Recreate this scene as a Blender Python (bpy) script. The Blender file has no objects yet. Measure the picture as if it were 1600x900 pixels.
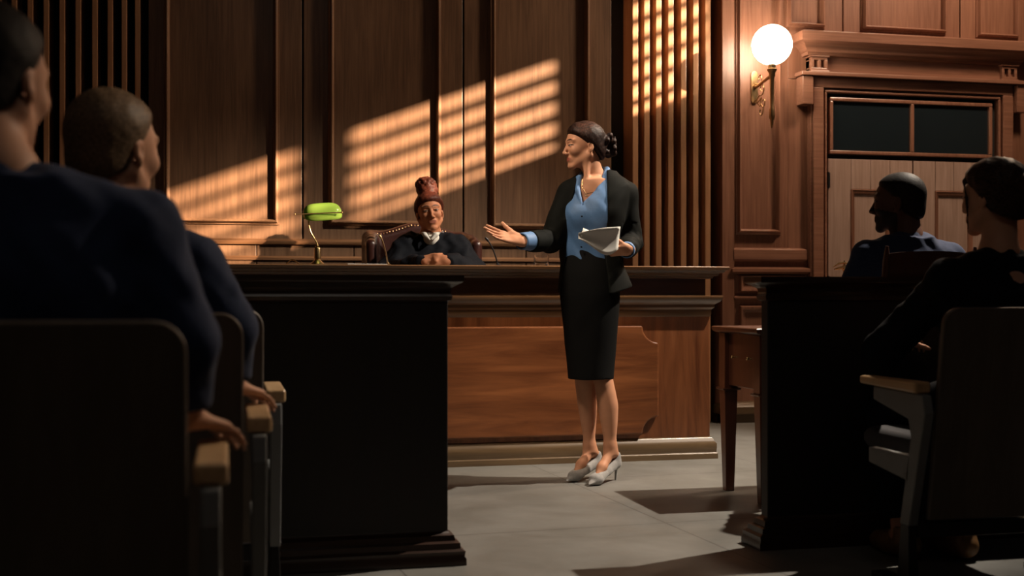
import bpy, bmesh, math, random
import numpy as np
from mathutils import Vector, Matrix
random.seed(7)
C = bpy.context.scene.collection
PI = math.pi
F = 1900.0; HC = 0.925
_n = math.hypot(8100.0, F); CT = 8100.0/_n; ST = F/_n; TH = math.atan2(ST, CT)

def ray(px, py):
    r = (px-800)/F
    return np.array([ST+r*CT, CT-r*ST, (460-py)/F])
def P(px, py, Y):                       # point of the room on the plane Y
    d = ray(px, py); return d*(Y/d[1])+np.array([0, 0, HC])
def PZ(px, py, Zc):                     # point of the room at a given distance
    return ray(px, py)*Zc+np.array([0, 0, HC])

# ------------------------------------------------------------------ materials
def newmat(name):
    m = bpy.data.materials.new(name); m.use_nodes = True
    nt = m.node_tree; b = nt.nodes['Principled BSDF']
    return m, nt, b
def setp(b, **k):
    for a, v in k.items():
        a = {'rough': 'Roughness', 'metal': 'Metallic', 'col': 'Base Color', 'spec': 'Specular IOR Level',
             'trans': 'Transmission Weight', 'ior': 'IOR', 'sss': 'Subsurface Weight', 'coat': 'Coat Weight',
             'sheen': 'Sheen Weight', 'ecol': 'Emission Color', 'estr': 'Emission Strength'}[a]
        if a in ('Base Color', 'Emission Color') and len(v) == 3: v = (*v, 1)
        b.inputs[a].default_value = v
def wood(name, dark, light, axis='z', rough=.38, sc=1.0, stretch=14, bump=.25, coat=.15):
    m, nt, b = newmat(name); N = nt.nodes; L = nt.links
    tc = N.new('ShaderNodeTexCoord'); mp = N.new('ShaderNodeMapping')
    s = [stretch*sc]*3; s['xyz'.index(axis)] = 0.9*sc
    mp.inputs['Scale'].default_value = s
    L.new(tc.outputs['Object'], mp.inputs['Vector'])
    n1 = N.new('ShaderNodeTexNoise'); n1.inputs['Scale'].default_value = 1.6; n1.inputs['Detail'].default_value = 7
    n1.inputs['Roughness'].default_value = .62; n1.inputs['Distortion'].default_value = .6
    L.new(mp.outputs[0], n1.inputs['Vector'])
    mp2 = N.new('ShaderNodeMapping'); s2 = [1.1*sc]*3; s2['xyz'.index(axis)] = .35*sc
    mp2.inputs['Scale'].default_value = s2; L.new(tc.outputs['Object'], mp2.inputs['Vector'])
    n2 = N.new('ShaderNodeTexNoise'); n2.inputs['Scale'].default_value = 2.2; n2.inputs['Detail'].default_value = 3
    L.new(mp2.outputs[0], n2.inputs['Vector'])
    mix = N.new('ShaderNodeMath'); mix.operation = 'MULTIPLY_ADD'; mix.inputs[1].default_value = .6
    ad = N.new('ShaderNodeMath'); ad.operation = 'MULTIPLY'; ad.inputs[1].default_value = .4
    L.new(n2.outputs[0], ad.inputs[0]); L.new(n1.outputs[0], mix.inputs[0]); L.new(ad.outputs[0], mix.inputs[2])
    cr = N.new('ShaderNodeValToRGB'); cr.color_ramp.elements[0].position = .36; cr.color_ramp.elements[1].position = .66
    cr.color_ramp.elements[0].color = (*dark, 1); cr.color_ramp.elements[1].color = (*light, 1)
    L.new(mix.outputs[0], cr.inputs[0]); L.new(cr.outputs[0], b.inputs['Base Color'])
    bp = N.new('ShaderNodeBump'); bp.inputs['Strength'].default_value = bump; bp.inputs['Distance'].default_value = .002
    L.new(n1.outputs[0], bp.inputs['Height']); L.new(bp.outputs[0], b.inputs['Normal'])
    setp(b, rough=rough, coat=coat); b.inputs['Coat Roughness'].default_value = .25
    return m
def plain(name, col, rough=.6, metal=0, noise=.12, nscale=18, bump=0, **k):
    m, nt, b = newmat(name); N = nt.nodes; L = nt.links
    tc = N.new('ShaderNodeTexCoord'); n1 = N.new('ShaderNodeTexNoise'); n1.inputs['Scale'].default_value = nscale
    n1.inputs['Detail'].default_value = 4; L.new(tc.outputs['Object'], n1.inputs['Vector'])
    cr = N.new('ShaderNodeValToRGB'); e = cr.color_ramp.elements
    e[0].position = .3; e[1].position = .7
    e[0].color = (*[c*(1-noise) for c in col], 1); e[1].color = (*[min(1, c*(1+noise)) for c in col], 1)
    L.new(n1.outputs[0], cr.inputs[0]); L.new(cr.outputs[0], b.inputs['Base Color'])
    if bump:
        bp = N.new('ShaderNodeBump'); bp.inputs['Strength'].default_value = bump; bp.inputs['Distance'].default_value = .002
        L.new(n1.outputs[0], bp.inputs['Height']); L.new(bp.outputs[0], b.inputs['Normal'])
    setp(b, rough=rough, metal=metal, **k); return m
def vcol(name, rough=.5, sss=.0, spec=.4):
    m, nt, b = newmat(name); N = nt.nodes; L = nt.links
    a = N.new('ShaderNodeVertexColor'); a.layer_name = 'Col'
    tc = N.new('ShaderNodeTexCoord'); n1 = N.new('ShaderNodeTexNoise'); n1.inputs['Scale'].default_value = 25
    n1.inputs['Detail'].default_value = 4; L.new(tc.outputs['Object'], n1.inputs['Vector'])
    mr = N.new('ShaderNodeMapRange'); mr.inputs[3].default_value = .9; mr.inputs[4].default_value = 1.1
    L.new(n1.outputs[0], mr.inputs[0])
    mx = N.new('ShaderNodeVectorMath'); mx.operation = 'SCALE'
    L.new(a.outputs[0], mx.inputs[0]); L.new(mr.outputs[0], mx.inputs['Scale'])
    L.new(mx.outputs[0], b.inputs['Base Color'])
    setp(b, rough=rough, sss=sss, spec=spec); b.inputs['Subsurface Radius'].default_value = (.012, .005, .003)
    b.inputs['Subsurface Scale'].default_value = .6
    return m
def strands(name, c1, c2, rough=.35, axis='y'):
    m, nt, b = newmat(name); N = nt.nodes; L = nt.links
    tc = N.new('ShaderNodeTexCoord'); mp = N.new('ShaderNodeMapping'); s = [160]*3; s['xyz'.index(axis)] = 9
    mp.inputs['Scale'].default_value = s; L.new(tc.outputs['Object'], mp.inputs['Vector'])
    n1 = N.new('ShaderNodeTexNoise'); n1.inputs['Scale'].default_value = 1; n1.inputs['Detail'].default_value = 4
    L.new(mp.outputs[0], n1.inputs['Vector'])
    cr = N.new('ShaderNodeValToRGB'); e = cr.color_ramp.elements; e[0].position = .35; e[1].position = .7
    e[0].color = (*c1, 1); e[1].color = (*c2, 1); L.new(n1.outputs[0], cr.inputs[0]); L.new(cr.outputs[0], b.inputs['Base Color'])
    bp = N.new('ShaderNodeBump'); bp.inputs['Strength'].default_value = .35; bp.inputs['Distance'].default_value = .002
    L.new(n1.outputs[0], bp.inputs['Height']); L.new(bp.outputs[0], b.inputs['Normal'])
    setp(b, rough=max(rough, .5), spec=.12); return m
def floor_mat():
    m, nt, b = newmat('polished_concrete_tiles'); N = nt.nodes; L = nt.links
    tc = N.new('ShaderNodeTexCoord'); n1 = N.new('ShaderNodeTexNoise'); n1.inputs['Scale'].default_value = 2.6
    n1.inputs['Detail'].default_value = 9; n1.inputs['Roughness'].default_value = .65; n1.inputs['Distortion'].default_value = .4
    L.new(tc.outputs['Object'], n1.inputs['Vector'])
    cr = N.new('ShaderNodeValToRGB'); e = cr.color_ramp.elements; e[0].position = .3; e[1].position = .72
    e[0].color = (.135, .13, .115, 1); e[1].color = (.215, .21, .195, 1); L.new(n1.outputs[0], cr.inputs[0])
    br = N.new('ShaderNodeTexBrick'); br.offset = 0; br.inputs['Scale'].default_value = 1
    br.inputs['Brick Width'].default_value = 1.2; br.inputs['Row Height'].default_value = 1.2
    br.inputs['Mortar Size'].default_value = .0035; br.inputs['Mortar Smooth'].default_value = .3
    br.inputs['Color1'].default_value = (1, 1, 1, 1); br.inputs['Color2'].default_value = (.93, .93, .93, 1); br.inputs['Mortar'].default_value = (.45, .45, .45, 1)
    mp = N.new('ShaderNodeMapping'); mp.inputs['Location'].default_value = (.35, .28, 0)
    mp.inputs['Rotation'].default_value = (0, 0, -.07)
    L.new(tc.outputs['Object'], mp.inputs['Vector']); L.new(mp.outputs[0], br.inputs['Vector'])
    mx = N.new('ShaderNodeMix'); mx.data_type = 'RGBA'; mx.blend_type = 'MULTIPLY'; mx.inputs['Factor'].default_value = 1
    L.new(cr.outputs[0], mx.inputs[6]); L.new(br.outputs[0], mx.inputs[7]); L.new(mx.outputs[2], b.inputs['Base Color'])
    n2 = N.new('ShaderNodeTexNoise'); n2.inputs['Scale'].default_value = 5; n2.inputs['Detail'].default_value = 6
    L.new(tc.outputs['Object'], n2.inputs['Vector'])
    mr = N.new('ShaderNodeMapRange'); mr.inputs[3].default_value = .30; mr.inputs[4].default_value = .55
    L.new(n2.outputs[0], mr.inputs[0]); L.new(mr.outputs[0], b.inputs['Roughness'])
    bp = N.new('ShaderNodeBump'); bp.inputs['Strength'].default_value = .12; bp.inputs['Distance'].default_value = .002
    L.new(n2.outputs[0], bp.inputs['Height']); L.new(bp.outputs[0], b.inputs['Normal'])
    return m
M = {}
M['wall'] = wood('wall_oak', (.098, .050, .026), (.215, .118, .064), 'z', .40, 1.5, 22)
M['wall_r'] = wood('door_wall_oak', (.155, .064, .036), (.28, .130, .080), 'z', .40, 1.5, 22)
M['rail'] = wood('rail_oak', (.12, .055, .024), (.26, .13, .062), 'x', .38, 1.5, 22)
M['rail_r'] = wood('door_surround_oak', (.17, .073, .043), (.31, .148, .095), 'x', .34, 1.5, 22)
M['mould_r'] = wood('door_side_moulding_oak', (.17, .073, .043), (.31, .148, .095), 'z', .30, 1.5, 22)
M['mould'] = wood('moulding_oak', (.14, .072, .038), (.27, .148, .080), 'z', .28, 1.5, 22)
M['slat'] = wood('slat_oak', (.30, .145, .07), (.46, .245, .13), 'z', .34, 1.5, 22)
M['recess'] = plain('slat_recess_paint', (.008, .006, .005), .9)
M['bench'] = wood('bench_cherry', (.085, .024, .008), (.30, .105, .036), 'x', .30, 1.0, 9, .2, .3)
M['bench_v'] = wood('bench_cherry_upright', (.085, .024, .008), (.27, .095, .034), 'z', .30, 1.0, 9, .2, .3)
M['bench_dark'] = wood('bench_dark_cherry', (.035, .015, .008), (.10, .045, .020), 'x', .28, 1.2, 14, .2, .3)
M['bench_trim'] = wood('bench_trim_cherry', (.07, .032, .014), (.19, .095, .042), 'x', .30, 1.2, 14, .2, .3)
M['bench_base'] = wood('bench_base_wood', (.075, .045, .022), (.175, .11, .055), 'x', .32, 1.2, 14, .2, .3)
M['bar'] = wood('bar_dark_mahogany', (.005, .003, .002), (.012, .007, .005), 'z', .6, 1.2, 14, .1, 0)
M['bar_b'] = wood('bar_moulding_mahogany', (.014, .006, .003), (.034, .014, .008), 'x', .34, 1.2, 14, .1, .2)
M['table'] = wood('table_mahogany', (.055, .017, .009), (.13, .045, .024), 'z', .28, 1.2, 12, .1, .3)
M['floor'] = floor_mat()
M['ceil'] = plain('ceiling_plaster', (.12, .10, .08), .9)
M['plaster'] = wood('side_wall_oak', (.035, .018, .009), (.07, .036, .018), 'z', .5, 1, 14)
M['door'] = wood('door_leaf_wood', (.30, .195, .15), (.46, .32, .26), 'z', .42, 1.5, 22)
M['brass'] = plain('brass', (.62, .43, .20), .24, 1, .1)
M['old_brass'] = plain('aged_brass', (.40, .26, .13), .32, 1, .15, 40)
M['black_metal'] = plain('black_metal', (.02, .02, .022), .4, .6)
M['grey_frame'] = plain('grey_painted_frame', (.16, .165, .165), .5, 0, .06)
M['beech'] = wood('beech_armrest', (.40, .24, .12), (.60, .40, .22), 'y', .35, 1.5, 16)
M['seatback'] = wood('gallery_back_veneer', (.075, .058, .043), (.13, .10, .078), 'z', .5, 1, 14, .1, .05)
M['seatfab'] = plain('seat_fabric', (.045, .042, .045), .9, bump=.3, nscale=300)
M['leather'] = plain('burgundy_leather', (.040, .012, .009), .32, 0, .25, 60, .25, coat=.3)
M['chairwood'] = wood('chair_mahogany', (.03, .010, .006), (.07, .022, .012), 'z', .3)
M['navy'] = plain('navy_suit_wool', (.015, .025, .062), .85, 0, .18, 260, .3, sheen=.06, spec=.18)
M['navy2'] = plain('dark_navy_suit_wool', (.013, .023, .062), .85, 0, .18, 260, .3, sheen=.05, spec=.18)
M['blackcloth'] = plain('black_cloth', (.007, .007, .009), .85, 0, .18, 260, .2, spec=.07)
M['robe'] = plain('black_robe_cloth', (.007, .008, .011), .75, 0, .2, 60, .2, spec=.07)
M['blazer'] = plain('black_blazer_crepe', (.0075, .008, .007), .75, 0, .12, 300, .2, spec=.07)
M['skirt'] = plain('charcoal_skirt_crepe', (.007, .007, .007), .72, 0, .12, 300, .2, spec=.07)
M['blouse'] = plain('blue_blouse_satin', (.075, .17, .35), .62, 0, .06, 120, .08, sheen=.1)
M['shirt'] = plain('white_shirt_cotton', (.55, .53, .48), .8, 0, .05)
M['paper'] = plain('white_paper', (.75, .73, .68), .8, 0, .03)
M['suede'] = plain('grey_suede', (.27, .26, .25), .8, 0, .12, 90, .3, sheen=.3)
M['tan'] = plain('tan_brown_leather', (.20, .10, .035), .45, 0, .2, 50)
M['skin'] = vcol('skin', .52, .04, .18)
M['hair_brown'] = strands('dark_brown_hair', (.007, .004, .003), (.032, .014, .010), .5)
M['hair_red'] = strands('auburn_hair', (.030, .008, .005), (.085, .022, .012), .5)
M['hair_black'] = strands('black_hair', (.008, .006, .005), (.02, .015, .012), .6)
M['hair_light'] = strands('light_brown_hair', (.08, .05, .03), (.20, .13, .08), .5)
M['hair_mid'] = strands('brown_ponytail_hair', (.012, .007, .005), (.06, .03, .02))
M['pearl'] = plain('pearl', (.8, .72, .62), .25)
def glass(name, col=(1, 1, 1), rough=.03):
    m, nt, b = newmat(name); setp(b, col=col, rough=rough, trans=1, ior=1.45); return m
M['glass'] = glass('clear_glass')
M['pane'] = plain('dark_window_glass', (.012, .018, .022), .08, 0, .05, coat=.6)
def globe_mat():
    m, nt, b = newmat('opal_globe_glass'); setp(b, col=(1, .95, .88), ecol=(1, .80, .58), estr=26, rough=.2); return m
M['globe'] = globe_mat()
def lampshade_mat():
    m, nt, b = newmat('green_lamp_glass'); setp(b, col=(.17, .28, .05), rough=.12, ior=1.3)
    t = nt.nodes.new('ShaderNodeBsdfTranslucent'); t.inputs[0].default_value = (.27, .46, .07, 1)
    mx = nt.nodes.new('ShaderNodeMixShader'); mx.inputs[0].default_value = .42
    nt.links.new(b.outputs[0], mx.inputs[1]); nt.links.new(t.outputs[0], mx.inputs[2])
    nt.links.new(mx.outputs[0], nt.nodes['Material Output'].inputs[0]); return m
M['green'] = lampshade_mat()
def bulb_mat():
    m, nt, b = newmat('lit_bulb'); setp(b, col=(1, .9, .7), ecol=(1, .85, .6), estr=3); return m
M['bulb'] = bulb_mat()

# ------------------------------------------------------------------ objects
def link(name, me, mat, parent=None, smooth=False):
    o = bpy.data.objects.new(name, me); C.objects.link(o)
    if mat: me.materials.append(mat)
    if smooth: me.polygons.foreach_set('use_smooth', [True]*len(me.polygons))
    if parent: o.parent = parent
    return o
def thing(name, label, cat, loc=(0, 0, 0), rotz=0, group=None):
    o = bpy.data.objects.new(name, None); C.objects.link(o); o.empty_display_size = .1
    o.location = [float(v) for v in loc]; o.rotation_euler = (0, 0, rotz)
    o['label'] = label; o['category'] = cat
    if group: o['group'] = group
    return o
def tag(o, label, cat, group=None):
    o['label'] = label; o['category'] = cat
    if group: o['group'] = group
    return o
def struct(o): o['kind'] = 'structure'; return o
def plabel(o, t): o['label'] = t; return o

class MB:
    def __init__(s, off=(0, 0, 0)): s.v = []; s.f = []; s.off = np.array(off, float)
    def add(s, vs, fs):
        n = len(s.v); s.v += [tuple(float(a) for a in (np.array(p, float)-s.off)) for p in vs]; s.f += [tuple(n+i for i in f) for f in fs]
    def box(s, x0, x1, y0, y1, z0, z1):
        s.add([(x0, y0, z0), (x1, y0, z0), (x1, y1, z0), (x0, y1, z0), (x0, y0, z1), (x1, y0, z1), (x1, y1, z1), (x0, y1, z1)],
              [(0, 3, 2, 1), (4, 5, 6, 7), (0, 1, 5, 4), (1, 2, 6, 5), (2, 3, 7, 6), (3, 0, 4, 7)])
    def stack(s, x0, x1, y0, y1, prof):       # moulded block: (outset, z) from bottom to top
        vs = []; fs = []
        for u, z in prof: vs += [(x0-u, y0-u, z), (x1+u, y0-u, z), (x1+u, y1+u, z), (x0-u, y1+u, z)]
        n = len(prof)
        for i in range(n-1):
            for j in range(4):
                k = (j+1) % 4; fs.append((4*i+j, 4*i+k, 4*i+4+k, 4*i+4+j))
        fs.append((3, 2, 1, 0)); fs.append(tuple(4*(n-1)+j for j in range(4))); s.add(vs, fs)
    def ring(s, x0, x1, z0, z1, y, prof):     # rectangular moulding on a wall; (outset, proud)
        vs = []; fs = []; n = len(prof)
        for u, p in prof: vs += [(x0-u, y-p, z0-u), (x1+u, y-p, z0-u), (x1+u, y-p, z1+u), (x0-u, y-p, z1+u)]
        for i in range(n-1):
            for j in range(4):
                k = (j+1) % 4; fs.append((4*i+j, 4*i+4+j, 4*i+4+k, 4*i+k))
        s.add(vs, fs)
    def prism(s, pts, axis, a, b):             # polygon extruded along an axis
        def mk(p, t):
            q = list(p); q.insert('xyz'.index(axis), t); return q
        n = len(pts); vs = [mk(p, a) for p in pts]+[mk(p, b) for p in pts]
        s.add(vs, [tuple(range(n))[::-1], tuple(range(n, 2*n))]+[(i, (i+1) % n, n+(i+1) % n, n+i) for i in range(n)])
    def taper(s, c0, h0, c1, h1):              # tapered square bar between two points
        c0 = np.array(c0, float); c1 = np.array(c1, float); vs = []
        for c, h in ((c0, h0), (c1, h1)):
            hx, hy = (h, h) if np.isscalar(h) else h
            vs += [c+(-hx, -hy, 0), c+(hx, -hy, 0), c+(hx, hy, 0), c+(-hx, hy, 0)]
        s.add(vs, [(3, 2, 1, 0), (4, 5, 6, 7), (0, 1, 5, 4), (1, 2, 6, 5), (2, 3, 7, 6), (3, 0, 4, 7)])
    def tube(s, pts, r, n=10, cap=True):
        pts = [np.array(p, float) for p in pts]; m = len(pts); rs = [r]*m if np.isscalar(r) else r
        T = [pts[min(i+1, m-1)]-pts[max(i-1, 0)] for i in range(m)]; T = [t/(np.linalg.norm(t)+1e-9) for t in T]
        a = np.array([0, 0, 1.]) if abs(T[0][2]) < .9 else np.array([1., 0, 0])
        u = np.cross(T[0], a); u /= np.linalg.norm(u); vs = []; fs = []
        for i in range(m):
            u = u-T[i]*np.dot(u, T[i]); u /= np.linalg.norm(u); w = np.cross(T[i], u)
            for j in range(n):
                q = 2*PI*j/n; vs.append(pts[i]+rs[i]*(math.cos(q)*u+math.sin(q)*w))
        for i in range(m-1):
            for j in range(n):
                k = (j+1) % n; fs.append((n*i+j, n*i+k, n*i+n+k, n*i+n+j))
        if cap: fs += [tuple(range(n))[::-1], tuple(n*(m-1)+j for j in range(n))]
        s.add(vs, fs)
    def lathe(s, prof, c=(0, 0, 0), n=28, cap=True):   # (radius, z)
        vs = []; fs = []; m = len(prof)
        for r, z in prof:
            for j in range(n): vs.append((c[0]+r*math.cos(2*PI*j/n), c[1]+r*math.sin(2*PI*j/n), c[2]+z))
        for i in range(m-1):
            for j in range(n):
                k = (j+1) % n; fs.append((n*i+j, n*i+k, n*i+n+k, n*i+n+j))
        if cap: fs += [tuple(range(n))[::-1], tuple(n*(m-1)+j for j in range(n))]
        s.add(vs, fs)
    def sphere(s, c, r, n=24):
        rr = r if not np.isscalar(r) else (r, r, r); m = n//2; vs = []; fs = []
        for i in range(1, m):
            t = PI*i/m
            for j in range(n): vs.append((c[0]+rr[0]*math.sin(t)*math.cos(2*PI*j/n), c[1]+rr[1]*math.sin(t)*math.sin(2*PI*j/n), c[2]-rr[2]*math.cos(t)))
        for i in range(m-2):
            for j in range(n):
                k = (j+1) % n; fs.append((n*i+j, n*i+k, n*i+n+k, n*i+n+j))
        a = len(vs); vs.append((c[0], c[1], c[2]-rr[2])); vs.append((c[0], c[1], c[2]+rr[2]))
        for j in range(n):
            k = (j+1) % n; fs.append((a, k, j)); fs.append((a+1, n*(m-2)+j, n*(m-2)+k))
        s.add(vs, fs)
    def build(s, name, mat, parent=None, smooth=False, bevel=0, seg=2, subd=0):
        me = bpy.data.meshes.new(name); me.from_pydata(s.v, [], s.f); me.validate(); me.update()
        bm = bmesh.new(); bm.from_mesh(me); bmesh.ops.recalc_face_normals(bm, faces=bm.faces); bm.to_mesh(me); bm.free()
        o = link(name, me, mat, parent, smooth)
        if smooth and smooth != 'all':
            try: me.set_sharp_from_angle(angle=math.radians(40))
            except Exception: pass
        if bevel:
            b = o.modifiers.new('bevel', 'BEVEL'); b.width = bevel; b.segments = seg; b.limit_method = 'ANGLE'; b.angle_limit = math.radians(35)
        if subd:
            b = o.modifiers.new('sub', 'SUBSURF'); b.levels = subd; b.render_levels = subd
        return o

# ------------------------------------------------------------------ implicit surfaces for bodies and cloth
def rot(yaw=0, pitch=0, roll=0):
    cy, sy = math.cos(yaw), math.sin(yaw); cp, sp = math.cos(pitch), math.sin(pitch); cr, sr = math.cos(roll), math.sin(roll)
    Rz = np.array([[cy, -sy, 0], [sy, cy, 0], [0, 0, 1]]); Rx = np.array([[1, 0, 0], [0, cp, -sp], [0, sp, cp]])
    Ry = np.array([[cr, 0, sr], [0, 1, 0], [-sr, 0, cr]])
    return Rz@Rx@Ry
class Fr:
    def __init__(s, c=(0, 0, 0), R=None, sc=1.0): s.c = np.array(c, float); s.R = np.eye(3) if R is None else R; s.s = sc
    def __call__(s, *p): return s.c+s.s*(s.R@np.array(p, float))
    def inv(s, pts): return ((pts-s.c)@s.R)/s.s
class Vol:
    def __init__(s, lo, hi, h):
        s.lo = np.array(lo, float); s.h = h; s.n = np.ceil((np.array(hi)-s.lo)/h).astype(int)+1
        s.v = np.full(s.n, .05, np.float32)
        s.ax = [(s.lo[i]+np.arange(s.n[i])*h).astype(np.float32) for i in range(3)]
    def op(s, lo, hi, fn, k=.01, mode='u', mg=None):
        m = (k+3*s.h) if mg is None else mg
        a = np.maximum(0, np.floor((np.array(lo)-m-s.lo)/s.h).astype(int)); b = np.minimum(s.n, np.ceil((np.array(hi)+m-s.lo)/s.h).astype(int)+1)
        if np.any(b <= a): return s
        sl = tuple(slice(a[i], b[i]) for i in range(3))
        X = s.ax[0][sl[0]][:, None, None]; Y = s.ax[1][sl[1]][None, :, None]; Z = s.ax[2][sl[2]][None, None, :]
        d = fn(X, Y, Z).astype(np.float32); c = s.v[sl]; k = max(k, 1e-5)
        if mode == 'u':
            h = np.clip(.5+.5*(c-d)/k, 0, 1); s.v[sl] = c*(1-h)+d*h-k*h*(1-h)
        elif mode == 's':
            d = -d; h = np.clip(.5-.5*(c-d)/k, 0, 1); s.v[sl] = c*(1-h)+d*h+k*h*(1-h)
        elif mode == 'i':
            h = np.clip(.5-.5*(c-d)/k, 0, 1); s.v[sl] = c*(1-h)+d*h+k*h*(1-h)
        elif mode == 'd': s.v[sl] = c+d
        return s
    def cap(s, a, b, ra, rb=None, k=.01, mode='u', nrm=None, q=1.0):
        rb = ra if rb is None else rb; a = np.array(a, float); b = np.array(b, float); R = max(ra, rb)
        ab = b-a; L2 = max(float(ab@ab), 1e-9)
        if nrm is not None: nrm = np.array(nrm, float)/np.linalg.norm(nrm)
        def fn(X, Y, Z):
            px, py, pz = X-a[0], Y-a[1], Z-a[2]
            t = np.clip((px*ab[0]+py*ab[1]+pz*ab[2])/L2, 0, 1)
            dx, dy, dz = px-t*ab[0], py-t*ab[1], pz-t*ab[2]
            if nrm is not None:
                w = (dx*nrm[0]+dy*nrm[1]+dz*nrm[2])*(1/q-1); dx = dx+w*nrm[0]; dy = dy+w*nrm[1]; dz = dz+w*nrm[2]
            return np.sqrt(dx*dx+dy*dy+dz*dz)-(ra+t*(rb-ra))
        return s.op(np.minimum(a, b)-R*max(1, q), np.maximum(a, b)+R*max(1, q), fn, k, mode)
    def chain(s, pts, rs, k=.01, mode='u', nrm=None, q=1.0):
        for i in range(len(pts)-1): s.cap(pts[i], pts[i+1], rs[i], rs[i+1], k, mode, nrm, q)
        return s
    def ell(s, c, r, R=None, k=.01, mode='u'):
        c = np.array(c, float); r = np.array([r]*3 if np.isscalar(r) else r, float); R = np.eye(3) if R is None else R
        m = float(min(r)); e = np.sqrt(((R*r)**2).sum(1))
        def fn(X, Y, Z):
            px, py, pz = X-c[0], Y-c[1], Z-c[2]; q = 0; g = 0
            for j in range(3):
                u = (px*R[0, j]+py*R[1, j]+pz*R[2, j])/r[j]; q = q+u*u; g = g+(u/r[j])**2
            q = np.sqrt(q); return q*(q-1)/(np.sqrt(g)+1e-6)
        return s.op(c-e, c+e, fn, k, mode)
    def fell(s, fr, c, r, k=.01, mode='u'): return s.ell(fr(*c), np.array([r]*3 if np.isscalar(r) else r)*fr.s, fr.R, k, mode)
    def fcap(s, fr, a, b, ra, rb=None, k=.01, mode='u', nrm=None, q=1):
        return s.cap(fr(*a), fr(*b), ra*fr.s, (ra if rb is None else rb)*fr.s, k, mode, None if nrm is None else fr.R@np.array(nrm, float), q)
    def loft(s, secs, k=.02, n=2.3, mode='u', wob=None):   # (z, cx, cy, a, b, ang)
        S = np.array([list(t)+[0]*(6-len(t)) for t in sorted(secs)], float)
        zz = np.linspace(S[0, 0], S[-1, 0], 120)
        def interp(col):
            y = np.interp(zz, S[:, 0], S[:, col]); w = np.ones(9)/9.; yp = np.concatenate([np.full(4, y[0]), y, np.full(4, y[-1])]); return np.convolve(yp, w, 'valid')
        T = [interp(c) for c in range(1, 6)]
        lo = (min(T[0]-T[2]*1.1-T[3]*.2), min(T[1]-T[3]*1.1-T[2]*.3), S[0, 0]); hi = (max(T[0]+T[2]*1.1+T[3]*.2), max(T[1]+T[3]*1.1+T[2]*.3), S[-1, 0])
        z0, z1 = S[0, 0], S[-1, 0]
        def fn(X, Y, Z):
            cx, cy, a, b, g = [np.interp(Z, zz, t) for t in T]
            px, py = X-cx, Y-cy; u = px*np.cos(g)+py*np.sin(g); w = -px*np.sin(g)+py*np.cos(g)
            rr = (np.abs(u/a)**n+np.abs(w/b)**n)**(1/n); d = (rr-1)*np.minimum(a, b)
            if wob is not None: d = d-wob(np.arctan2(w/b, u/a), Z)
            return np.maximum(d, np.maximum(z0-Z, Z-z1))
        return s.op(lo, hi, fn, k, mode)
    def half(s, p, nrm, mode='s', k=.004, lo=None, hi=None):   # remove the side nrm points to
        p = np.array(p, float); nrm = np.array(nrm, float); nrm /= np.linalg.norm(nrm)
        lo = s.lo if lo is None else lo; hi = s.lo+s.n*s.h if hi is None else hi
        return s.op(lo, hi, lambda X, Y, Z: -((X-p[0])*nrm[0]+(Y-p[1])*nrm[1]+(Z-p[2])*nrm[2]), k, 's', 0)
    def folds(s, amp, sc=30., seed=1, lo=None, hi=None, zs=.35):
        rg = np.random.RandomState(seed); W = [(rg.randn(3)*sc*(.5+rg.rand())*np.array([1, 1, zs]), rg.rand()*6) for _ in range(6)]
        def fn(X, Y, Z):
            d = 0
            for w, ph in W: d = d+np.sin(X*w[0]+Y*w[1]+Z*w[2]+ph+1.3*np.sin(Z*w[0]*.7+X*w[2]))
            return d*(amp/3.)
        lo = s.lo if lo is None else lo; hi = s.lo+s.n*s.h if hi is None else hi
        return s.op(lo, hi, fn, 0, 'd', 0)
    def mesh(s):
        v = s.v; v[0] = .05; v[-1] = .05; v[:, 0] = .05; v[:, -1] = .05; v[:, :, 0] = .05; v[:, :, -1] = .05
        ins = v < 0; n = np.array(v.shape); cnt = np.zeros(n-1, np.int8)
        for i in (0, 1):
            for j in (0, 1):
                for k in (0, 1): cnt += ins[i:n[0]-1+i, j:n[1]-1+j, k:n[2]-1+k]
        act = (cnt > 0) & (cnt < 8); idx = np.argwhere(act); N = len(idx)
        vid = np.full(n-1, -1, np.int32); vid[act] = np.arange(N)
        cor = [(i, j, k) for i in (0, 1) for j in (0, 1) for k in (0, 1)]
        vals = {c: v[idx[:, 0]+c[0], idx[:, 1]+c[1], idx[:, 2]+c[2]] for c in cor}
        acc = np.zeros((N, 3)); m = np.zeros(N)
        for a in cor:
            for d in range(3):
                if a[d]: continue
                b = list(a); b[d] = 1; b = tuple(b); va, vb = vals[a], vals[b]; x = (va < 0) != (vb < 0)
                t = np.where(x, va/np.where(x, va-vb, 1), 0); p = np.array(a, float)[None, :].repeat(N, 0); p[:, d] = t
                acc += p*x[:, None]; m += x
        pos = s.lo+(idx+acc/m[:, None])*s.h
        Q = []
        for d in range(3):
            e = [1, 1, 1]; sa = [slice(1, -1)]*3; sb = [slice(1, -1)]*3; sa[d] = slice(0, -1); sb[d] = slice(1, None)
            A = ins[tuple(sa)]; B = ins[tuple(sb)]; ch = A != B; q = np.argwhere(ch)
            if not len(q): continue
            off = np.array([1, 1, 1]); off[d] = 0; q = q+off; fl = A[ch]
            u, w = [(1, 2), (2, 0), (0, 1)][d]
            def c(du, dw):
                r = q.copy(); r[:, u] -= du; r[:, w] -= dw; return vid[r[:, 0], r[:, 1], r[:, 2]]
            quad = np.stack([c(0, 0), c(1, 0), c(1, 1), c(0, 1)], 1); quad[~fl] = quad[~fl][:, ::-1]; Q.append(quad)
        Q = np.concatenate(Q); return pos, Q
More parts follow.
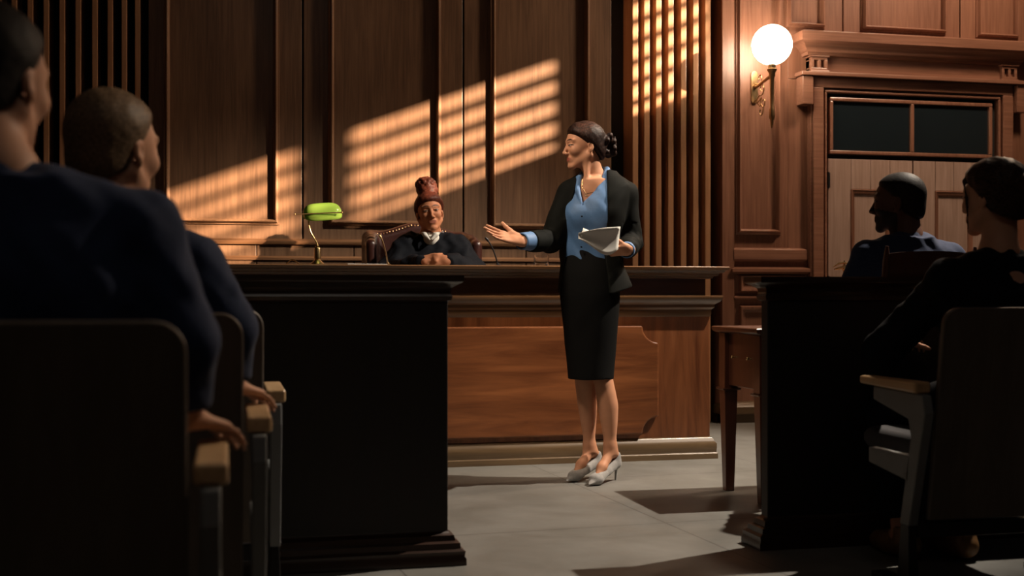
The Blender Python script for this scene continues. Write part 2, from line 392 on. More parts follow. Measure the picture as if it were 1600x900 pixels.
    def build(s, name, mat, parent=None, colfn=None, smooth_it=1):
        pos, Q = s.mesh()
        if len(pos) == 0: raise RuntimeError('empty '+name)
        for it in range(smooth_it):
            acc = np.zeros_like(pos); cn = np.zeros(len(pos))
            for i in range(4):
                a = Q[:, i]; b = Q[:, (i+1) % 4]
                for dd in range(3): acc[:, dd] += np.bincount(a, pos[b, dd], len(pos))+np.bincount(b, pos[a, dd], len(pos))
                cn += np.bincount(a, minlength=len(pos))+np.bincount(b, minlength=len(pos))
            pos = pos*.4+.6*acc/np.maximum(cn, 1)[:, None]
        me = bpy.data.meshes.new(name); me.vertices.add(len(pos)); me.vertices.foreach_set('co', pos.astype(np.float32).ravel())
        me.loops.add(len(Q)*4); me.loops.foreach_set('vertex_index', Q.astype(np.int32).ravel())
        me.polygons.add(len(Q)); me.polygons.foreach_set('loop_start', np.arange(len(Q), dtype=np.int32)*4); me.polygons.foreach_set('loop_total', np.full(len(Q), 4, np.int32))
        me.update(calc_edges=True); me.validate()
        me.polygons.foreach_set('use_smooth', np.ones(len(Q), bool))
        if colfn is not None:
            col = np.ones((len(pos), 4), np.float32); col[:, :3] = colfn(pos)
            at = me.color_attributes.new('Col', 'FLOAT_COLOR', 'POINT'); at.data.foreach_set('color', col.ravel())
        return link(name, me, mat, parent)

# ---------------------------------------------------------------- anatomy
def head(V, f, fem=True, k=.014, ears=(1, -1), fat=1.0):
    V.fell(f, (0, .012, .032), (.073*fat, .093, .083), k)
    V.fell(f, (0, -.030, .008), (.062*fat, .060, .082), k)
    V.fell(f, (0, -.028, -.052), (.050*fat, .050, .050), .02)
    for sx in (1, -1):
        V.fcap(f, (sx*.056*fat, .010, -.045), (sx*.014, -.066, -.097), .017, .013, .022)
        V.fell(f, (sx*.036, -.058, -.022), (.024, .026, .024), .018)
        V.fcap(f, (sx*.010, -.083, .026), (sx*.046, -.068, .027), .008, .009, .012)
    V.fell(f, (0, -.070, -.097), (.019, .018, .016 if fem else .019), .016)
    V.fell(f, (0, -.073, -.062), (.027, .018, .022), .014)
    for sx in (1, -1):
        V.fell(f, (sx*.030, -.093, .004), (.019, .015, .012), .012, 's')
        V.fell(f, (sx*.031, -.0715, .004), (.0155, .0155, .0135), .003)
        V.fcap(f, (sx*.018, -.086, .010), (sx*.044, -.078, .010), .0028, .0028, .003)
    V.fcap(f, (0, -.083, .014), (0, -.105, -.029), .0070, .0085, .008)
    V.fell(f, (0, -.103, -.032), (.010, .010, .009), .006)
    for sx in (1, -1): V.fell(f, (sx*.011, -.094, -.036), (.008, .010, .008), .006)
    V.fcap(f, (-.018, -.0835, -.057), (.018, -.0835, -.057), .0048, .0048, .006)
    V.fcap(f, (-.015, -.0835, -.0685), (.015, -.0835, -.0685), .0055, .0055, .006)
    V.fcap(f, (-.025, -.0920, -.0625), (.025, -.0920, -.0625), .003, .003, .003, 's')
    V.fcap(f, (-.016, -.094, -.081), (.016, -.094, -.081), .004, .004, .008, 's')
    for sx in ears:
        V.fell(f, (sx*.074*fat, .014, -.008), (.0075, .016, .026), .005)
        V.fell(f, (sx*.080*fat, .010, -.004), (.006, .008, .013), .003, 's')
        V.fell(f, (sx*.072*fat, .010, -.030), (.007, .008, .009), .004)
def face_cols(f, skin, lips, brow, iris=(.05, .025, .015), beard=None, scalp=None):
    skin = np.array(skin); lips = np.array(lips); brow = np.array(brow)
    def fn(pos):
        p = f.inv(pos); c = np.tile(skin, (len(pos), 1)); x, y, z = p[:, 0], p[:, 1], p[:, 2]; ax = np.abs(x)
        near = (ax < .1) & (y < .02) & (np.abs(z) < .13)
        if scalp is not None:
            sc_, front, ear, nape, xk = scalp; n1 = hln(front, ear); n2 = hln(ear, nape)
            l1 = n1[0]*(y-front[0])+n1[1]*(z-front[1])-xk*x*x/.07; l2 = np.maximum(n2[0]*(y-ear[0])+n2[1]*(z-ear[1]), ear[0]-y)
            on = (np.abs(x) < .0745) & (np.sqrt(x*x+y*y+z*z) < .16)
            w = np.clip(np.minimum(l1, l2)/.008+.6, 0, 1)*on; w = w*(1-((np.abs(y-.012) < .022) & (ax > .066) & (z < .022)))
            c = c*(1-w[:, None])+np.array(sc_)*w[:, None]
        if beard is not None:
            m = near & (y < .012) & (z < -.020-.25*(y+.09)) & ~((ax < .018) & (z > -.062) & (z < -.03)) & (z > -.125) & (z < -.03+.12*(ax/.06))
            c[m] = beard
        w = np.clip(1.5-((ax/.026)**2+((z+.063)/.0105)**2), 0, 1)*(near & (y < -.078)); c = c*(1-w[:, None])+lips*w[:, None]
        ez = z-.004; e = ((ax-.031)/.0135)**2+(ez/.0048)**2; m = near & (y < -.066) & (e < 1); c[m] = (.27, .23, .20)
        m2 = m & (((ax-.030)/.0062)**2+(ez/.0060)**2 < 1); c[m2] = iris
        m = near & (y < -.062) & (e >= 1) & (e < 2.0) & (ez > -.001); c[m] = np.array(skin)*.12
        bz = .027+.010*(1-((ax-.030)/.022)**2)*.6; w = (near & (y < -.055))*np.clip(1.6-((ax-.030)/.022)**2-((z-bz)/.0040)**2, 0, 1); c = c*(1-w[:, None])+brow*w[:, None]
        return c
    return fn
def hln(a, b):
    d = np.array([b[0]-a[0], b[1]-a[1]]); n = np.array([-d[1], d[0]]); n = n/np.linalg.norm(n)
    return -n if n[1] < 0 else n
def hair_cap(V, f, th=.010, front=(-.072, .078), ear=(.016, .004), nape=(.070, -.072), k=.022, fat=1.0, xk=.35):
    V.fell(f, (0, .013, .034), (.073*fat+th, .093+th, .084+th), .01)
    V.fell(f, (0, .045, -.030), (.056*fat+th, .055+th, .055+th), .03)
    V.fell(f, (0, -.026, .030), (.062*fat+th, .060+th*.6, .074+th), .02)
    lo = f.c-.2*f.s; hi = f.c+.2*f.s
    n1 = hln(front, ear); n2 = hln(ear, nape)
    def fn(X, Y, Z):
        px, py, pz = X-f.c[0], Y-f.c[1], Z-f.c[2]; R = f.R
        x = (px*R[0, 0]+py*R[1, 0]+pz*R[2, 0])/f.s; y = (px*R[0, 1]+py*R[1, 1]+pz*R[2, 1])/f.s; z = (px*R[0, 2]+py*R[1, 2]+pz*R[2, 2])/f.s
        l1 = -(n1[0]*(y-front[0])+n1[1]*(z-front[1])-xk*x*x/.07)-.004
        l2 = -(n2[0]*(y-ear[0])+n2[1]*(z-ear[1])); return np.maximum(l1, np.minimum(l2, y-ear[0]))*f.s
    V.op(lo, hi, fn, k, 'i', 0)
def unit(v): v = np.array(v, float); return v/np.linalg.norm(v)
def rodr(v, ax, a):
    v = np.array(v, float); ax = unit(ax); return v*math.cos(a)+np.cross(ax, v)*math.sin(a)+ax*(ax@v)*(1-math.cos(a))
def hand(V, wrist, fwd, pn, side, s=1.0, curl=(.25, .3, .3, .35), spread=(.10, .02, -.06, -.16), thumb=(.75, .35, .25), k=.004, curl2=None):
    """fwd: wrist to fingers, pn: way the palm faces, side: +1/-1 which way the thumb lies along cross(fwd,pn)"""
    w = np.array(wrist, float); f = unit(fwd); n = unit(np.array(pn)-f*np.dot(pn, f)); t = np.cross(f, n)*side
    at = lambda a, b, c: w+s*(a*f+b*t+c*n)
    base = [(.090, .029), (.094, .009), (.090, -.011), (.082, -.030)]
    L = [(.042, .025, .021), (.046, .029, .022), (.042, .027, .021), (.033, .020, .018)]
    R = [.0092, .0094, .0088, .0078]
    for i in range(4):
        b = at(base[i][0], base[i][1], 0); V.cap(at(.0, base[i][1]*.55, 0), b, .0165*s, .0120*s, .010*s+.004, 'u', n, .78)
        c1 = curl[i]; c2 = (curl2 or curl)[i]; d = rodr(f, n, -side*0)*1.0; d = unit(f+t*spread[i]); ax = np.cross(d, n); ang = 0; p = b; r = R[i]*s
        for j, l in enumerate(L[i]):
            ang += (c1 if j == 0 else c2); dd = rodr(d, ax, ang); q = p+dd*l*s; V.cap(p, q, r, r*.9, k*(1.5 if j == 0 else .6)); p = q; r *= .91
    V.cap(at(-.02, 0, 0), at(.03, 0, 0), .0245*s, .028*s, .012, 'u', n, .72)
    V.cap(at(.018, .024, .008), at(.050, .030, .010), .017*s, .014*s, .012)
    d = unit(f*math.cos(thumb[0])+t*math.sin(thumb[0])+n*thumb[1]); p = at(.022, .028, .006); r = .0135*s
    for j, l in enumerate((.042, .032, .027)):
        q = p+d*l*s; V.cap(p, q, r, r*.87, k*1.5); p = q; r *= .88; d = unit(d+(f*.5-t*.2)*thumb[2])
# ================================================================== the room
WY = 8.2
def wx(px, py=300): return float(P(px, py, WY)[0])
def wz(px, py): return float(P(px, py, WY)[2])
CE = 5.0
m = MB(); m.box(-3.2, 7.0, -1.7, 8.7, -.1, 0); struct(m.build('floor', M['floor']))
m = MB(); m.box(-3.2, 7.0, -1.7, 8.7, CE, CE+.1); struct(m.build('ceiling', M['ceil']))
m = MB(); m.box(-3.1, -3.0, -1.6, 8.6, 0, CE); struct(m.build('wall_left', M['plaster']))
m = MB(); m.box(-3.0, 6.8, -1.7, -1.6, 0, CE); struct(m.build('wall_rear', M['plaster']))
# right wall with a row of high louvred windows
WIN = [(.95, 1.95, 3.67, 4.39), (2.15, 3.13, 3.67, 4.39), (3.34, 4.55, 3.67, 4.39), (4.84, 5.46, 3.72, 4.72)]
m = MB(); X0, X1 = 6.8, 6.9
m.box(X0, X1, -1.6, 8.6, 0, 3.67); ys = -1.6
for a, b, z0, z1 in WIN:
    m.box(X0, X1, ys, a, 3.67, CE); m.box(X0, X1, a, b, z1, CE)
    if z0 > 3.67: m.box(X0, X1, a, b, 3.67, z0)
    ys = b
m.box(X0, X1, ys, 8.6, 3.67, CE); struct(m.build('wall_right', M['plaster']))
for i, (a, b, z0, z1) in enumerate(WIN):
    m = MB(); e = .012
    m.box(X0-.015, X0, a-.05, b+.05, z1, z1+.05); m.box(X0-.015, X0, a-.05, b+.05, z0-.05, z0)
    m.box(X0-.015, X0, a-.05, a, z0, z1); m.box(X0-.015, X0, b, b+.05, z0, z1)
    w = struct(m.build('window_%d' % (i+1), M['mould']))
    l = MB(); z = z0+.09
    while z < z1-.01:
        l.prism([(X0+.02, z-.030), (X0+.026, z-.032), (X0+.086, z+.030), (X0+.080, z+.032)], 'y', a, b) if False else l.box(X0+.03, X0+.036, a, b, z-.033, z+.033)
        z += .144
    l.build('louvre_blind', M['mould'], w)
# panelled part of the back wall: boards with open seams on a dark backing
B0, B1, B2, B3 = wx(232), wx(955), wx(1126), 6.8
RZ = wz(473, 378); 
m = MB(); m.box(-3.0, 6.8, 8.42, 8.5, 0, CE); struct(m.build('wall_backing', M['recess']))
seams = [B0, wx(473), wx(724), B1]
m = MB()
for i in range(3): m.box(seams[i]+(.006 if i else 0), seams[i+1]-(.006 if i < 2 else 0), WY, 8.42, RZ, CE)
lo = [B0, wx(401), wx(553), wx(690), wx(822), B1]
for i in range(5): m.box(lo[i]+(.003 if i else 0), lo[i+1]-(.003 if i < 4 else 0), WY, 8.42, 0, RZ)
struct(m.build('wall_back', M['wall'], bevel=.003))
PROF = [(-.008, 0), (-.005, .014), (.0, .032), (.006, .042), (.012, .042), (.017, .030), (.022, .016), (.030, .012), (.032, 0)]
for i, (a, b, zb) in enumerate([(256, 436, 350), (513, 689, 353), (766, 921, 358)]):
    m = MB(); z0 = wz((a+b)/2, zb); m.ring(wx(a)+.03, wx(b)-.03, z0+.03, 4.7, WY, PROF)
    struct(m.build('trim_%d' % (i+1), M['mould'], smooth=True))
m = MB(); m.stack(B0, B1, WY, WY+.05, [(0, RZ-.022), (.018, RZ-.018), (.026, RZ-.004), (.026, RZ+.004), (.010, RZ+.012), (0, RZ+.02)]); struct(m.build('trim_4', M['rail'], smooth=True))
zr = wz(473, 403); m = MB(); m.stack(B0, B1, WY, WY+.05, [(0, zr-.02), (.014, zr-.014), (.014, zr), (0, zr+.012)]); struct(m.build('trim_5', M['rail'], smooth=True))
m = MB(); m.box(B0, B1, WY-.035, WY, 0, zr-.05); struct(m.build('baseboard_back', M['recess']))
# slat screens
m = MB()
for px in (-3, 22, 47, 72, 97, 122, 148, 172, 194, 215): x = wx(px, 100); m.box(x-.017, x+.017, 8.20, 8.42, 0, CE)
struct(m.build('trim_6', M['slat'], bevel=.004))
m = MB()
for px in (993.5, 1011.5, 1030, 1049, 1069, 1088, 1107): x = wx(px, 250); m.box(x-.021, x+.021, 8.21, 8.42, 0, CE)
struct(m.build('trim_7', M['slat'], bevel=.004))
# wall with the door
D0, D1 = wx(1288, 300), wx(1549, 300)
s1, s2, s3 = wx(1146), wx(1317, 20), wx(1500, 20)
m = MB(); zt = wz(1400, 130)
m.box(B2, s1-.006, WY-.03, 8.42, 0, CE); xq = wx(1231, 20); m.box(s1+.006, xq, WY, 8.42, 0, CE)
m.box(xq+.001, s2-.005, WY, 8.42, zt, CE); m.box(s2+.005, s3-.005, WY, 8.42, zt, CE); m.box(s3+.005, 6.8, WY, 8.42, zt, CE)
m.box(xq+.001, 6.8, WY+.001, 8.42, 0, zt-.002)
struct(m.build('wall_door_side', M['wall_r'], bevel=.003))
def ringpx(n, a, b, zt_, zb, mat='mould_r', y=WY, prof=PROF):
    m = MB(); m.ring(wx(a, 200)+.03, wx(b, 200)-.03, zb, zt_, y, prof); return struct(m.build('trim_%d' % n, M[mat], smooth=True))
ringpx(8, 1149, 1219, 4.6, wz(1180, 364)+.02)
ringpx(9, 1228, 1288, 4.6, wz(1250, 41)+.02)
ringpx(10, 1345, 1477, 4.6, wz(1400, 50)+.03)
ringpx(11, 1524, 1590, 4.6, wz(1550, 60)+.03)
def stk(n, a, b, zlo, zhi, o, mat='rail_r'):
    m = MB(); m.stack(a, b, WY-.005, WY+.05, [(0, zlo), (o*.6, zlo+.006), (o, zlo+.02), (o, zhi-.012), (o*.5, zhi), (0, zhi+.004)]); return struct(m.build('trim_%d' % n, M[mat], smooth=True))
xe = wx(1262)
zA = wz(1180, 388); zB = wz(1180, 409); stk(12, s1+.02, xe-.05, zB, zA, .03)
zA = wz(1180, 418); zB = wz(1180, 429); stk(13, s1+.02, xe-.04, zB, zA, .05)
P2F = [(-.03, .006), (-.012, .012), (0, .030), (.012, .034), (.02, .02), (.02, 0)]
m = MB(); m.ring(s1+.06, xe-.05, wz(1180, 452), wz(1180, 434), WY, P2F); struct(m.build('trim_14', M['mould_r'], smooth=True))
m = MB(); m.ring(s1+.06, xe-.05, wz(1180, 560), wz(1180, 482), WY, P2F); struct(m.build('trim_15', M['mould_r'], smooth=True))
zA = wz(1170, 465); stk(16, s1+.02, xe-.04, zA-.012, zA+.01, .03)
m = MB(); m.stack(B2+.02, xe-.03, WY-.03, WY+.05, [(.02, 0), (.02, .06), (.045, .065), (.045, .115), (.03, .13), (0, .15)]); struct(m.build('baseboard_door', M['bench_base'], smooth=True))

# ------------------------------------------------------------------ the door with its surround
door = bpy.data.objects.new('door_1', None); C.objects.link(door); struct(door)
zl = wz(1420, 252); zt0 = wz(1420, 245); zt1 = wz(1420, 158)
DW = WY-.03
xm = wx(1423, 300); xr = wx(1549, 300); xl = wx(1290, 300)
m = MB(); m.box(xl-.03, xr+.03, DW+.022, WY+.01, 0, zt1+.05); m.build('door_backing', M['recess'], door)
def leaf(a, b, hinge):
    m = MB(); w = b-a
    for (u0, u1, v0, v1) in ((0, .27, 0, zl), (.27, .5, 0, .22), (.27, .5, .78, .95), (.27, .5, zl-.22, zl), (.5, .73, 0, .22), (.5, .73, .78, .95), (.5, .73, zl-.22, zl), (.73, 1, 0, zl)):
        m.box(a+u0*w+.0015, a+u1*w-.0015, DW, DW+.02, v0, v1)
    m.box(a+.27*w, b-.27*w, DW+.012, DW+.021, .2, zl-.2)
    lf = m.build('door_leaf', M['door'], door, bevel=.002)
    for v0, v1 in ((.22, .78), (.95, zl-.22)):
        q = MB(); q.ring(a+.29*w, b-.29*w, v0+.02, v1-.02, DW+.012, [(-.02, 0), (-.012, .012), (0, .018), (.012, .026), (.018, .014), (.018, 0)]); q.build('panel_moulding', M['mould_r'], lf, smooth=True)
    return lf
l1 = leaf(xl+.004, xm-.004, 0); l2 = leaf(xm+.004, xr-.004, 1)
for lf, hx in ((l1, xl), (l2, xr)):
    for z in (.3, 1.0, zl-.16):
        q = MB(); q.box(hx-.022, hx+.016, DW-.010, DW+.004, z-.055, z+.055); q.tube([(hx-.002, DW-.014, z-.06), (hx-.002, DW-.014, z+.06)], .009, 10); q.build('hinge', M['black_metal'], door, smooth=True)
q = MB(); hx = xm+.05; q.tube([(hx, DW, .98), (hx, DW-.05, .98)], .009, 8); q.tube([(hx, DW-.05, .98), (hx+.10, DW-.05, .98)], .009, 8); q.box(hx-.02, hx+.02, DW-.006, DW, .9, 1.06); q.build('door_handle', M['old_brass'], l2, smooth=True)
# transom light
tr = MB(); t0, t1 = xl+.012, xr-.02; fw = .028
for (a, b, c, d) in ((t0, t1, zt1-fw, zt1), (t0, t1, zt0, zt0+fw), (t0, t0+fw, zt0+fw, zt1-fw), (t1-fw, t1, zt0+fw, zt1-fw), (wx(1421, 200)-fw*.5, wx(1421, 200)+fw*.5, zt0+fw, zt1-fw)): tr.box(a, b, DW-.015, DW+.02, c, d)
tro = tr.build('transom_frame', M['mould_r'], door, bevel=.006)
xc = wx(1421, 200)
for a, b in ((t0+fw, xc-fw*.5), (xc+fw*.5, t1-fw)):
    q = MB(); q.box(a, b, DW+.006, DW+.012, zt0+fw, zt1-fw); q.build('pane', M['pane'], tro)
# casing: stepped architrave with ears
m = MB(); CY = WY
def arch(o0, o1, p):         # frame strip between two outsets, standing p proud
    zi = zt1+.03
    m.box(xl-.02-o1, xl-.02-o0, CY-p, CY, 0, zi+o0); m.box(xr+.02+o0, xr+.02+o1, CY-p, CY, 0, zi+o0)
    m.box(xl-.02-o1, xr+.02+o1, CY-p, CY, zi+o0, zi+o1)
arch(0, .018, .062); arch(.018, .032, .045); arch(.032, .115, .075); arch(.115, .130, .060)
zi = zt1+.03; zh = wz(1400, 122)
er = .085; zear = wz(1250, 166)
for sx, x0 in ((-1, xl-.15), (1, xr+.15)):
    a, b = sorted((x0, x0+sx*er)); m.box(a, b, CY-.105, CY, zear, zh-.03); 
m.box(xl-.15-er, xr+.15+er, CY-.105, CY, zi+.13, zh-.03)
m.box(xl-.15-er-.015, xr+.15+er+.015, CY-.125, CY, zh-.03, zh)
m.build('architrave', M['rail_r'], door, bevel=.006, seg=3)
# frieze, end blocks and cornice
fa, fb = xl-.16, xr+.16; zf1 = wz(1400, 97); zc1 = wz(1400, 68)
m = MB(); m.box(fa+.12, fb-.12, CY-.06, CY, zh, zf1); m.build('frieze', M['rail_r'], door, bevel=.004)
for a, b in ((fa, fa+.13), (fb-.13, fb)):
    m = MB(); zz0, zz1 = zh+.012, zf1-.01
    m.box(a-.012, b+.012, CY-.10, CY, zh, zz0); m.box(a-.012, b+.012, CY-.10, CY, zz1, zf1)
    for u0, u1 in ((0, .022), (.054, .076), (.108, .13)): m.box(a+u0, a+u1, CY-.09, CY-.0, zz0+.02, zz1-.02)
    m.box(a, b, CY-.06, CY, zz0, zz1)
    m.box(a, b, CY-.09, CY, zz0, zz0+.02); m.box(a, b, CY-.09, CY, zz1-.02, zz1)
    m.build('bracket_block', M['rail_r'], door, bevel=.003)
m = MB(); m.stack(fa, fb, CY-.06, CY+.3, [(0, zf1), (.03, zf1+.004), (.035, zf1+.025), (.045, zf1+.03), (.055, zf1+.05), (.075, zf1+.075), (.10, zf1+.09), (.115, zf1+.095), (.115, zc1+.02), (.095, zc1+.032), (0, zc1+.04)])
m.build('cornice', M['rail_r'], door, smooth=True)

# ================================================================== judge's bench
bx0, bx1, by0, by1 = -1.3, 2.66, 6.44, 7.12
bench = thing('judge_bench', 'long cherry wood judge bench with a moulded top, in front of the robed woman', 'bench', (bx0/2+bx1/2, by0, 0))
bo = (bx0/2+bx1/2, by0, 0)
m = MB(bo); m.stack(bx0, bx1, by0, by1, [(.035, 0), (.035, .03), (.028, .036), (.030, .06), (.030, .085), (.018, .10), (.012, .115), (0, .122)]); m.build('base_moulding', M['bench_base'], bench, smooth=True)
m = MB(bo); m.box(bx0, bx1, by0, by1, .12, .83); m.build('bench_body', M['bench_v'], bench, bevel=.004)
def notched(x0, x1, z0, z1, r):
    pts = []
    for (cx, cz, a0) in ((x1, z0, 180), (x1, z1, 270), (x0, z1, 0), (x0, z0, 90)):
        for i in range(9):
            q = math.radians(a0-i*90/8.); 
            pts.append((cx+r*math.cos(q), cz+r*math.sin(q)))
    return pts
pr, pz0, pz1 = float(P(1027, 600, by0)[0]), float(P(1027, 677, by0)[2]), float(P(1000, 509, by0)[2])
m = MB(bo); pts = notched(-.95, pr, pz0, pz1, .095); m.prism([(x, z) for x, z in pts], 'y', by0-.028, by0+.001); m.build('raised_panel', M['bench'], bench, bevel=.010, seg=3)
zL = float(P(1000, 462, by0-.05)[2])
m = MB(bo); m.stack(bx0, bx1, by0, by1, [(0, .80), (.006, .815), (.006, .84), (.020, .852), (.020, .868), (.045, .885), (.058, zL-.012), (.058, zL-.002), (.050, zL), (.0, zL+.001)]); m.build('ledge_moulding', M['bench_trim'], bench, smooth=True)
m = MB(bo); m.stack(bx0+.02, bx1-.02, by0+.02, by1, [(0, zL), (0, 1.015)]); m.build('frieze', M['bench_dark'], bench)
m = MB(bo); m.stack(bx0, bx1, by0, by1+.05, [(-.01, 1.012), (.012, 1.014), (.016, 1.026), (.036, 1.030), (.040, 1.042), (.060, 1.046), (.066, 1.058), (.082, 1.062), (.086, 1.076), (.080, 1.081), (0, 1.0815)]); m.build('bench_top', M['bench_trim'], bench, smooth=True)
m = MB(); m.box(-1.3, 2.6, 7.2, 8.16, 0, .25); struct(m.build('floor_platform', M['bench_dark'], bevel=.01))
BT = 1.0815

# ------------------------------------------------------------------ things on the bench
def onb(px, Y): return np.array([P(px, 410, Y)[0], Y, BT])
# banker's lamp
L0 = onb(496, 6.52); q = .0036
lamp = thing('banker_lamp', 'brass banker lamp with a green glass shade standing on the bench', 'lamp', L0)
m = MB(); m.lathe([(.036, 0), (.036, .006), (.030, .012), (.020, .022), (.014, .030)]); m.build('lamp_base', M['brass'], lamp, smooth=True)
m = MB(); m.lathe([(.014, .030), (.018, .033), (.018, .040), (.0175, .042), (.0175, .085), (.014, .092), (.010, .095), (.010, .102), (.006, .106)]); m.build('column', M['brass'], lamp, smooth=True)
pts = [(.002, 0, .10), (-.008, 0, .125), (-.022, 0, .150), (-.036, 0, .175), (-.044, 0, .205), (-.046, 0, .235), (-.042, 0, .262), (-.034, 0, .275)]
m = MB(); m.tube(pts, .0042, 10); m.build('curved_stem', M['brass'], lamp, smooth=True)
sh = MB(); n1, n2 = 24, 22; vs = []; fs = []; Ls = .106
for i in range(n1+1):
    u = -1+2*i/n1; k = max(.02, 1-abs(u)**4.5)**.5
    for j in range(n2+1):
        a = math.radians(-18+216*j/n2); r = .060*k
        vs.append((Ls*u, r*math.cos(a), r*math.sin(a)*1.12))
for i in range(n1):
    for j in range(n2): fs.append((i*(n2+1)+j, i*(n2+1)+j+1, (i+1)*(n2+1)+j+1, (i+1)*(n2+1)+j))
sh.add(vs, fs); so = sh.build('lamp_shade', M['green'], lamp, smooth='all'); so.location = (.026, 0, .262); so.rotation_euler = (math.radians(8), math.radians(-5), math.radians(10))
sm = so.modifiers.new('s', 'SOLIDIFY'); sm.thickness = .004
m = MB(); m.tube([(-.118, -.078, .262), (.118, -.074, .275)], .0032, 8); m.sphere((-.122, -.078, .262), .005, 10); m.sphere((.122, -.074, .2755), .006, 10); m.tube([(-.034, -.002, .275), (-.034, -.077, .268)], .0035, 8); m.build('shade_rod', M['old_brass'], lamp, smooth=True)
m = MB(); m.tube([(-.034, 0, .275), (-.01, 0, .277)], .012, 12); m.build('socket', M['brass'], lamp, smooth=True)
m = MB(); m.tube([(-.01, 0, .277), (.07, 0, .282)], .011, 12); m.build('bulb', M['bulb'], lamp, smooth=True)
a = onb(447, 6.56); b = onb(467, 6.55)
m = MB(); pts = [a+(b-a)*t+np.array([0, 0, .024*math.sin(PI*t)+.004]) for t in np.linspace(0, 1, 12)]+[L0+np.array([-.06, 0.03, .004]), L0+np.array([-.041, .0, .004])]
tag(m.build('lamp_cord', M['brass'], None, smooth=True) if False else (m.tube(pts, .003, 8) or m.build('lamp_cord', M['brass'], smooth=True)), 'pale lamp cord looping up from the bench left of the green lamp', 'cord')
def mic(pxs, Y, mat, headmat, label, grp=None):
    base = onb(pxs[-1][0], Y); t = thing('gooseneck_microphone', label, 'microphone', base)
    pts = [P(x, y, Y)-base for x, y in pxs]; pts[-1] = np.array([0, 0, .006])
    m = MB(); m.lathe([(.018, 0), (.018, .004), (.008, .009), (.006, .016)]); m.build('mic_base', M[mat], t, smooth=True)
    S = []
    for i in range(len(pts)-1):
        for u in np.linspace(0, 1, 5)[:-1]: S.append(pts[i]*(1-u)+pts[i+1]*u)
    S.append(pts[-1]); S = np.array(S)
    for _ in range(3): S[1:-1] = (S[:-2]+S[1:-1]*2+S[2:])/4
    m = MB(); m.tube(list(S[3:]), .0042, 8); m.build('gooseneck', M[mat], t, smooth=True)
    m = MB(); m.tube(list(S[:4]), [.004, .0075, .0075, .006], 10); m.build('mic_head', M[headmat], t, smooth=True)
mic([(592, 367), (597, 374), (601, 387), (604, 400), (606, 411)], 6.50, 'old_brass', 'old_brass', 'brass gooseneck microphone on the bench left of the seated robed person')
mic([(758, 371), (765, 379), (771, 391), (775, 403), (778, 411)], 6.50, 'black_metal', 'black_metal', 'black gooseneck microphone on the bench under the outstretched hand')
g0 = onb(846, 6.47); g = thing('water_glass', 'short clear tumbler standing on the bench edge beside the standing woman', 'glass', g0)
m = MB(); m.lathe([(.0, .0), (.036, 0), (.039, .002), (.042, .062), (.0395, .062), (.037, .012), (0, .010)], n=40, cap=False); m.build('tumbler', M['glass'], g, smooth=True)
p0 = onb(566, 6.56); m = MB(p0)
m.box(p0[0]-.09, p0[0]+.12, 6.44, 6.64, BT, BT+.006); o = m.build('paper_stack', M['paper'], bevel=.001); o.location = p0; tag(o, 'flat white papers lying on the bench between lamp and brass microphone', 'papers')

# ------------------------------------------------------------------ judge's chair
def wing_chair(px, Y, zf):
    base = np.array([P(px, 400, Y)[0], Y, zf]); ch = thing('wingback_chair', 'burgundy leather wingback chair behind the bench, the robed person sitting in it', 'chair', base)
    s = Y*1.03/F; X = lambda p: (p-px)*s; Z = lambda y: .925+(460-y)*s-zf
    V = Vol((-.46, -.40, .35), (.46, .32, 1.3), .008)
    zt = [(-.32, Z(361)), (-.24, Z(362)), (-.14, Z(355)), (-.05, Z(348)), (.05, Z(348)), (.14, Z(355)), (.24, Z(362)), (.32, Z(361))]
    for i in range(len(zt)-1):
        (xa, za), (xb, zb) = zt[i], zt[i+1]
        for u in (0, .5):
            x = xa+(xb-xa)*u; z = za+(zb-za)*u; V.cap((x, .14, .50), (x, .20, z-.045), .055, .045, .03)
    for sx in (-1, 1):
        for u in np.linspace(0, 1, 5):
            V.cap((sx*(.31+.015*u), .18-.24*u, .50), (sx*(.305+.03*u), .20-.24*u, Z(360)-.055-.05*u*u), .04, .042-.004*u, .03)
    bk = V.build('backrest', M['leather'], ch, smooth_it=2)
    V = Vol((-.44, -.45, .25), (.44, .25, .8), .008)
    V.ell((0, -.10, .44), (.33, .33, .085), k=.01)
    V.build('seat_cushion', M['leather'], ch, smooth_it=2)
    for sx in (-1, 1):
        V = Vol((sx*.33-.12, -.42, .30), (sx*.33+.12, .2, .82), .008)
        for u in (0, .5, 1): V.cap((sx*.33, -.30+.4*u, .38), (sx*.33, -.30+.4*u, .64), .05, .05, .02)
        V.cap((sx*.33, -.33, .66), (sx*.33, .1, .66), .06, .06, .02); V.build('armrest', M['leather'], ch)
    m = MB(); m.lathe([(.03, .04), (.03, .37)]); 
    for i in range(5): a = 2*PI*i/5; m.tube([(0, 0, .08), (.28*math.cos(a), .28*math.sin(a), .06), (.29*math.cos(a), .29*math.sin(a), .0)], [.022, .018, .02], 10)
    m.build('swivel_base', M['black_metal'], ch, smooth=True)
    m = MB()
    for px2 in np.linspace(-.29, .29, 30): 
        z = float(np.interp(px2, [a for a, _ in zt], [b for _, b in zt])); m.sphere((px2, .157, z-.018), .0042, 8)
    m.build('nailheads', M['old_brass'], bk, smooth=True)
wing_chair(661, 7.62, .25)

